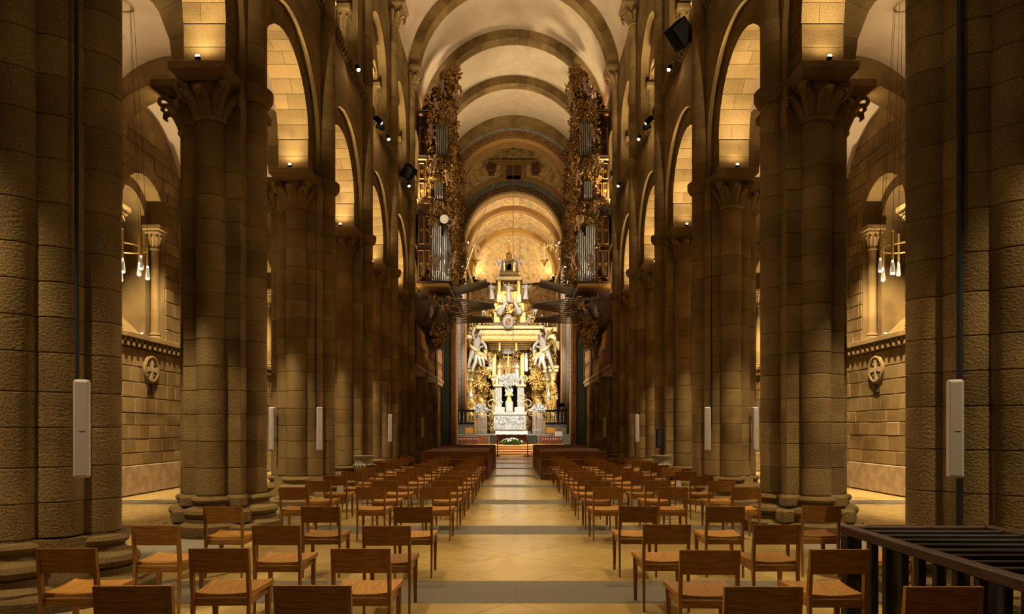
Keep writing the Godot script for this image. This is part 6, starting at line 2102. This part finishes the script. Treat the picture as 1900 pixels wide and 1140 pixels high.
		for k in 4:
			mb.t = Transform3D(Basis(Vector3.BACK, k * PI / 2.0), Vector3.ZERO)
			mb.hexa([Vector3(-0.03, 0, 0), Vector3(0.03, 0, 0), Vector3(0.03, 0, 0.06), Vector3(-0.03, 0, 0.06), Vector3(-0.065, 0.24, 0), Vector3(0.065, 0.24, 0), Vector3(0.065, 0.24, 0.05), Vector3(-0.065, 0.24, 0.05)])
		mb.t = Transform3D.IDENTITY
		part(x, "cross", mb.done(), M["smooth_panel"])
		for k in 4:
			mb = MB.new()
			mb.ball(Vector3.ZERO, Vector3(0.05, 0.05, 0.03), 8, 6)
			part(x, "leaf_boss", mb.done(), M["granite_far0"], Vector3(0.12 * (1.0 if k % 2 else -1.0), 0.12 * (1.0 if k < 2 else -1.0), 0.02))
		mb = MB.new()
		mb.t = Transform3D(Basis(Vector3.RIGHT, PI / 2.0), Vector3.ZERO)
		mb.lathe([Vector2(0.0, -0.01), Vector2(0.24, -0.01), Vector2(0.24, 0.005), Vector2(0.0, 0.005)], 24)
		part(x, "hollow_ground", mb.done(), M["granite_far3"])
		mb = MB.new()
		mb.cbox(Vector3(-0.015, -0.52, 0.0), Vector3(0.015, -0.32, 0.03), 0.004)
		mb.cbox(Vector3(-0.12, -0.53, 0.0), Vector3(0.12, -0.50, 0.03), 0.004)
		mb.cbox(Vector3(-0.12, -0.53, 0.0), Vector3(-0.095, -0.44, 0.03), 0.004)
		mb.cbox(Vector3(0.095, -0.53, 0.0), Vector3(0.12, -0.46, 0.03), 0.004)
		part(x, "iron_hook", mb.done(), M["dark_iron"])
		# holy water font
		var f := thing("stone_font", "grey stone holy water font with a ribbed bowl beside the %s pier row" % side_word(s), "font", "holy water fonts", Vector3(s * (4.02 if s < 0 else 3.96), 0, -18.5))
		mb = MB.new()
		mb.lathe([Vector2(0.24, 0.0), Vector2(0.24, 0.08), Vector2(0.15, 0.14), Vector2(0.11, 0.25), Vector2(0.11, 0.42), Vector2(0.16, 0.5)], 18)
		part(f, "pedestal", mb.done(), M["grey_slab1"])
		mb = MB.new()
		mb.lathe([Vector2(0.14, 0.48), Vector2(0.26, 0.58), Vector2(0.28, 0.64), Vector2(0.235, 0.69), Vector2(0.23, 0.80), Vector2(0.28, 0.87), Vector2(0.285, 0.90), Vector2(0.255, 0.90), Vector2(0.2, 0.75), Vector2(0.0, 0.7)], 24)
		part(f, "bowl", mb.done(), M["grey_slab2"])
		mb = MB.new()
		mb.sweep([Vector3(0.16, 0.49, 0), Vector3(0.25, 0.56, 0), Vector3(0.29, 0.63, 0), Vector3(0.26, 0.68, 0)], [0.02, 0.034, 0.036, 0.02], [0.012, 0.02, 0.02, 0.012], Vector3(0, 0, 1), 6)
		var rib := mb.done()
		for k in 20:
			part(f, "bowl_rib", rib, M["grey_slab2"], Vector3.ZERO, Basis(Vector3.UP, TAU * k / 20.0))
		# stanchions at the end of the aisle
		var st := thing("black_stanchion", "thin black stanchion post at the foot of the altar steps, %s one" % side_word(s), "post", "black stanchions", Vector3(-0.93 if s < 0 else 0.81, 0, -39.8))
		mb = MB.new()
		mb.lathe([Vector2(0.24, 0.0), Vector2(0.24, 0.02), Vector2(0.05, 0.045), Vector2(0.0, 0.05)], 16)
		part(st, "base", mb.done(), M["black_box"])
		mb = MB.new()
		mb.lathe([Vector2(0.025, 0.04), Vector2(0.025, 0.86), Vector2(0.035, 0.87), Vector2(0.03, 0.92), Vector2(0.0, 0.93)], 10)
		part(st, "post", mb.done(), M["black_box"])
		# cards standing on two chair seats
		var cd := thing("white_card", "small white notice card on a chair seat in the %s block" % side_word(s), "card", "notice cards", Vector3(s * 3.19 if s < 0 else 3.32, 0.462, -12.65 if s < 0 else -13.9))
		mb = MB.new()
		mb.hexa([Vector3(-0.055, 0, 0.0), Vector3(0.055, 0, 0.0), Vector3(0.055, 0, 0.003), Vector3(-0.055, 0, 0.003), Vector3(-0.055, 0.15, -0.04), Vector3(0.055, 0.15, -0.04), Vector3(0.055, 0.15, -0.037), Vector3(-0.055, 0.15, -0.037)])
		mb.hexa([Vector3(-0.055, 0, -0.08), Vector3(0.055, 0, -0.08), Vector3(0.055, 0, -0.077), Vector3(-0.055, 0, -0.077), Vector3(-0.055, 0.15, -0.043), Vector3(0.055, 0.15, -0.043), Vector3(0.055, 0.15, -0.04), Vector3(-0.055, 0.15, -0.04)])
		part(cd, "folded_card", mb.done(), M["card_white"])
	var bb := thing("black_wall_box", "black upright box on the right fourth pier above the font", "box", "", Vector3(4.0, 1.1, -18.95))
	box_part(bb, "case", M["black_box"], Vector3(-0.08, 0, 0.04), Vector3(0.08, 0.52, -0.05), 0.01)
	box_part(bb, "face_plate", M["cable_black"], Vector3(-0.065, 0.02, 0.045), Vector3(0.065, 0.50, 0.035), 0.004)

	# dark slatted barrier at the lower right
	var w := thing("slatted_barrier", "dark wooden barrier with a slatted top and square balusters beside the near right chairs", "barrier", "", Vector3.ZERO)
	var bx0 := 2.68; var bx1 := 3.92; var d0 := 2.2; var d1 := 5.66; var ty := 0.85
	box_part(w, "side_rail", M["dark_wood_z"], Vector3(bx0, ty - 0.07, -d0), Vector3(bx0 + 0.085, ty, -d1), 0.008)
	box_part(w, "side_rail", M["dark_wood_z"], Vector3(bx1 - 0.085, ty - 0.07, -d0), Vector3(bx1, ty, -d1), 0.008)
	box_part(w, "end_rail", M["dark_wood_x"], Vector3(bx0 + 0.085, ty - 0.07, -(d1 - 0.06)), Vector3(bx1 - 0.085, ty - 0.003, -d1), 0.008)
	box_part(w, "end_rail", M["dark_wood_x"], Vector3(bx0 + 0.085, ty - 0.07, -d0), Vector3(bx1 - 0.085, ty - 0.003, -(d0 + 0.06)), 0.008)
	var k := 0
	var d := d1 - 0.20
	while d > d0 + 0.1:
		box_part(w, "slat", M["ebony_x"], Vector3(bx0 + 0.085, ty - 0.055, -d), Vector3(bx1 - 0.085, ty - 0.012, -(d - (0.085 if k == 4 else 0.05))), 0.006)
		d -= 0.205
		k += 1
	for x in [bx0 + 0.01, bx1 - 0.07]:
		d = d1 - 0.42
		while d > d0 + 0.1:
			box_part(w, "baluster", M["ebony_y"], Vector3(x, 0.10, -d), Vector3(x + 0.055, ty - 0.07, -(d - 0.055)), 0.005)
			d -= 0.2
		box_part(w, "bottom_rail", M["dark_wood_z"], Vector3(x, 0.05, -d0), Vector3(x + 0.06, 0.11, -d1), 0.006)
	for e in [[bx0, d1], [bx1 - 0.12, d1], [bx0, d0 + 0.12], [bx1 - 0.12, d0 + 0.12]]:
		box_part(w, "post", M["ebony_y"], Vector3(e[0], 0.0, -e[1]), Vector3(e[0] + 0.12, ty - 0.07, -(e[1] - 0.12)), 0.008)
	for q in 5:
		box_part(w, "end_baluster", M["ebony_y"], Vector3(bx0 + 0.22 + q * 0.19, 0.1, -d1), Vector3(bx0 + 0.275 + q * 0.19, ty - 0.07, -(d1 - 0.05)), 0.005)
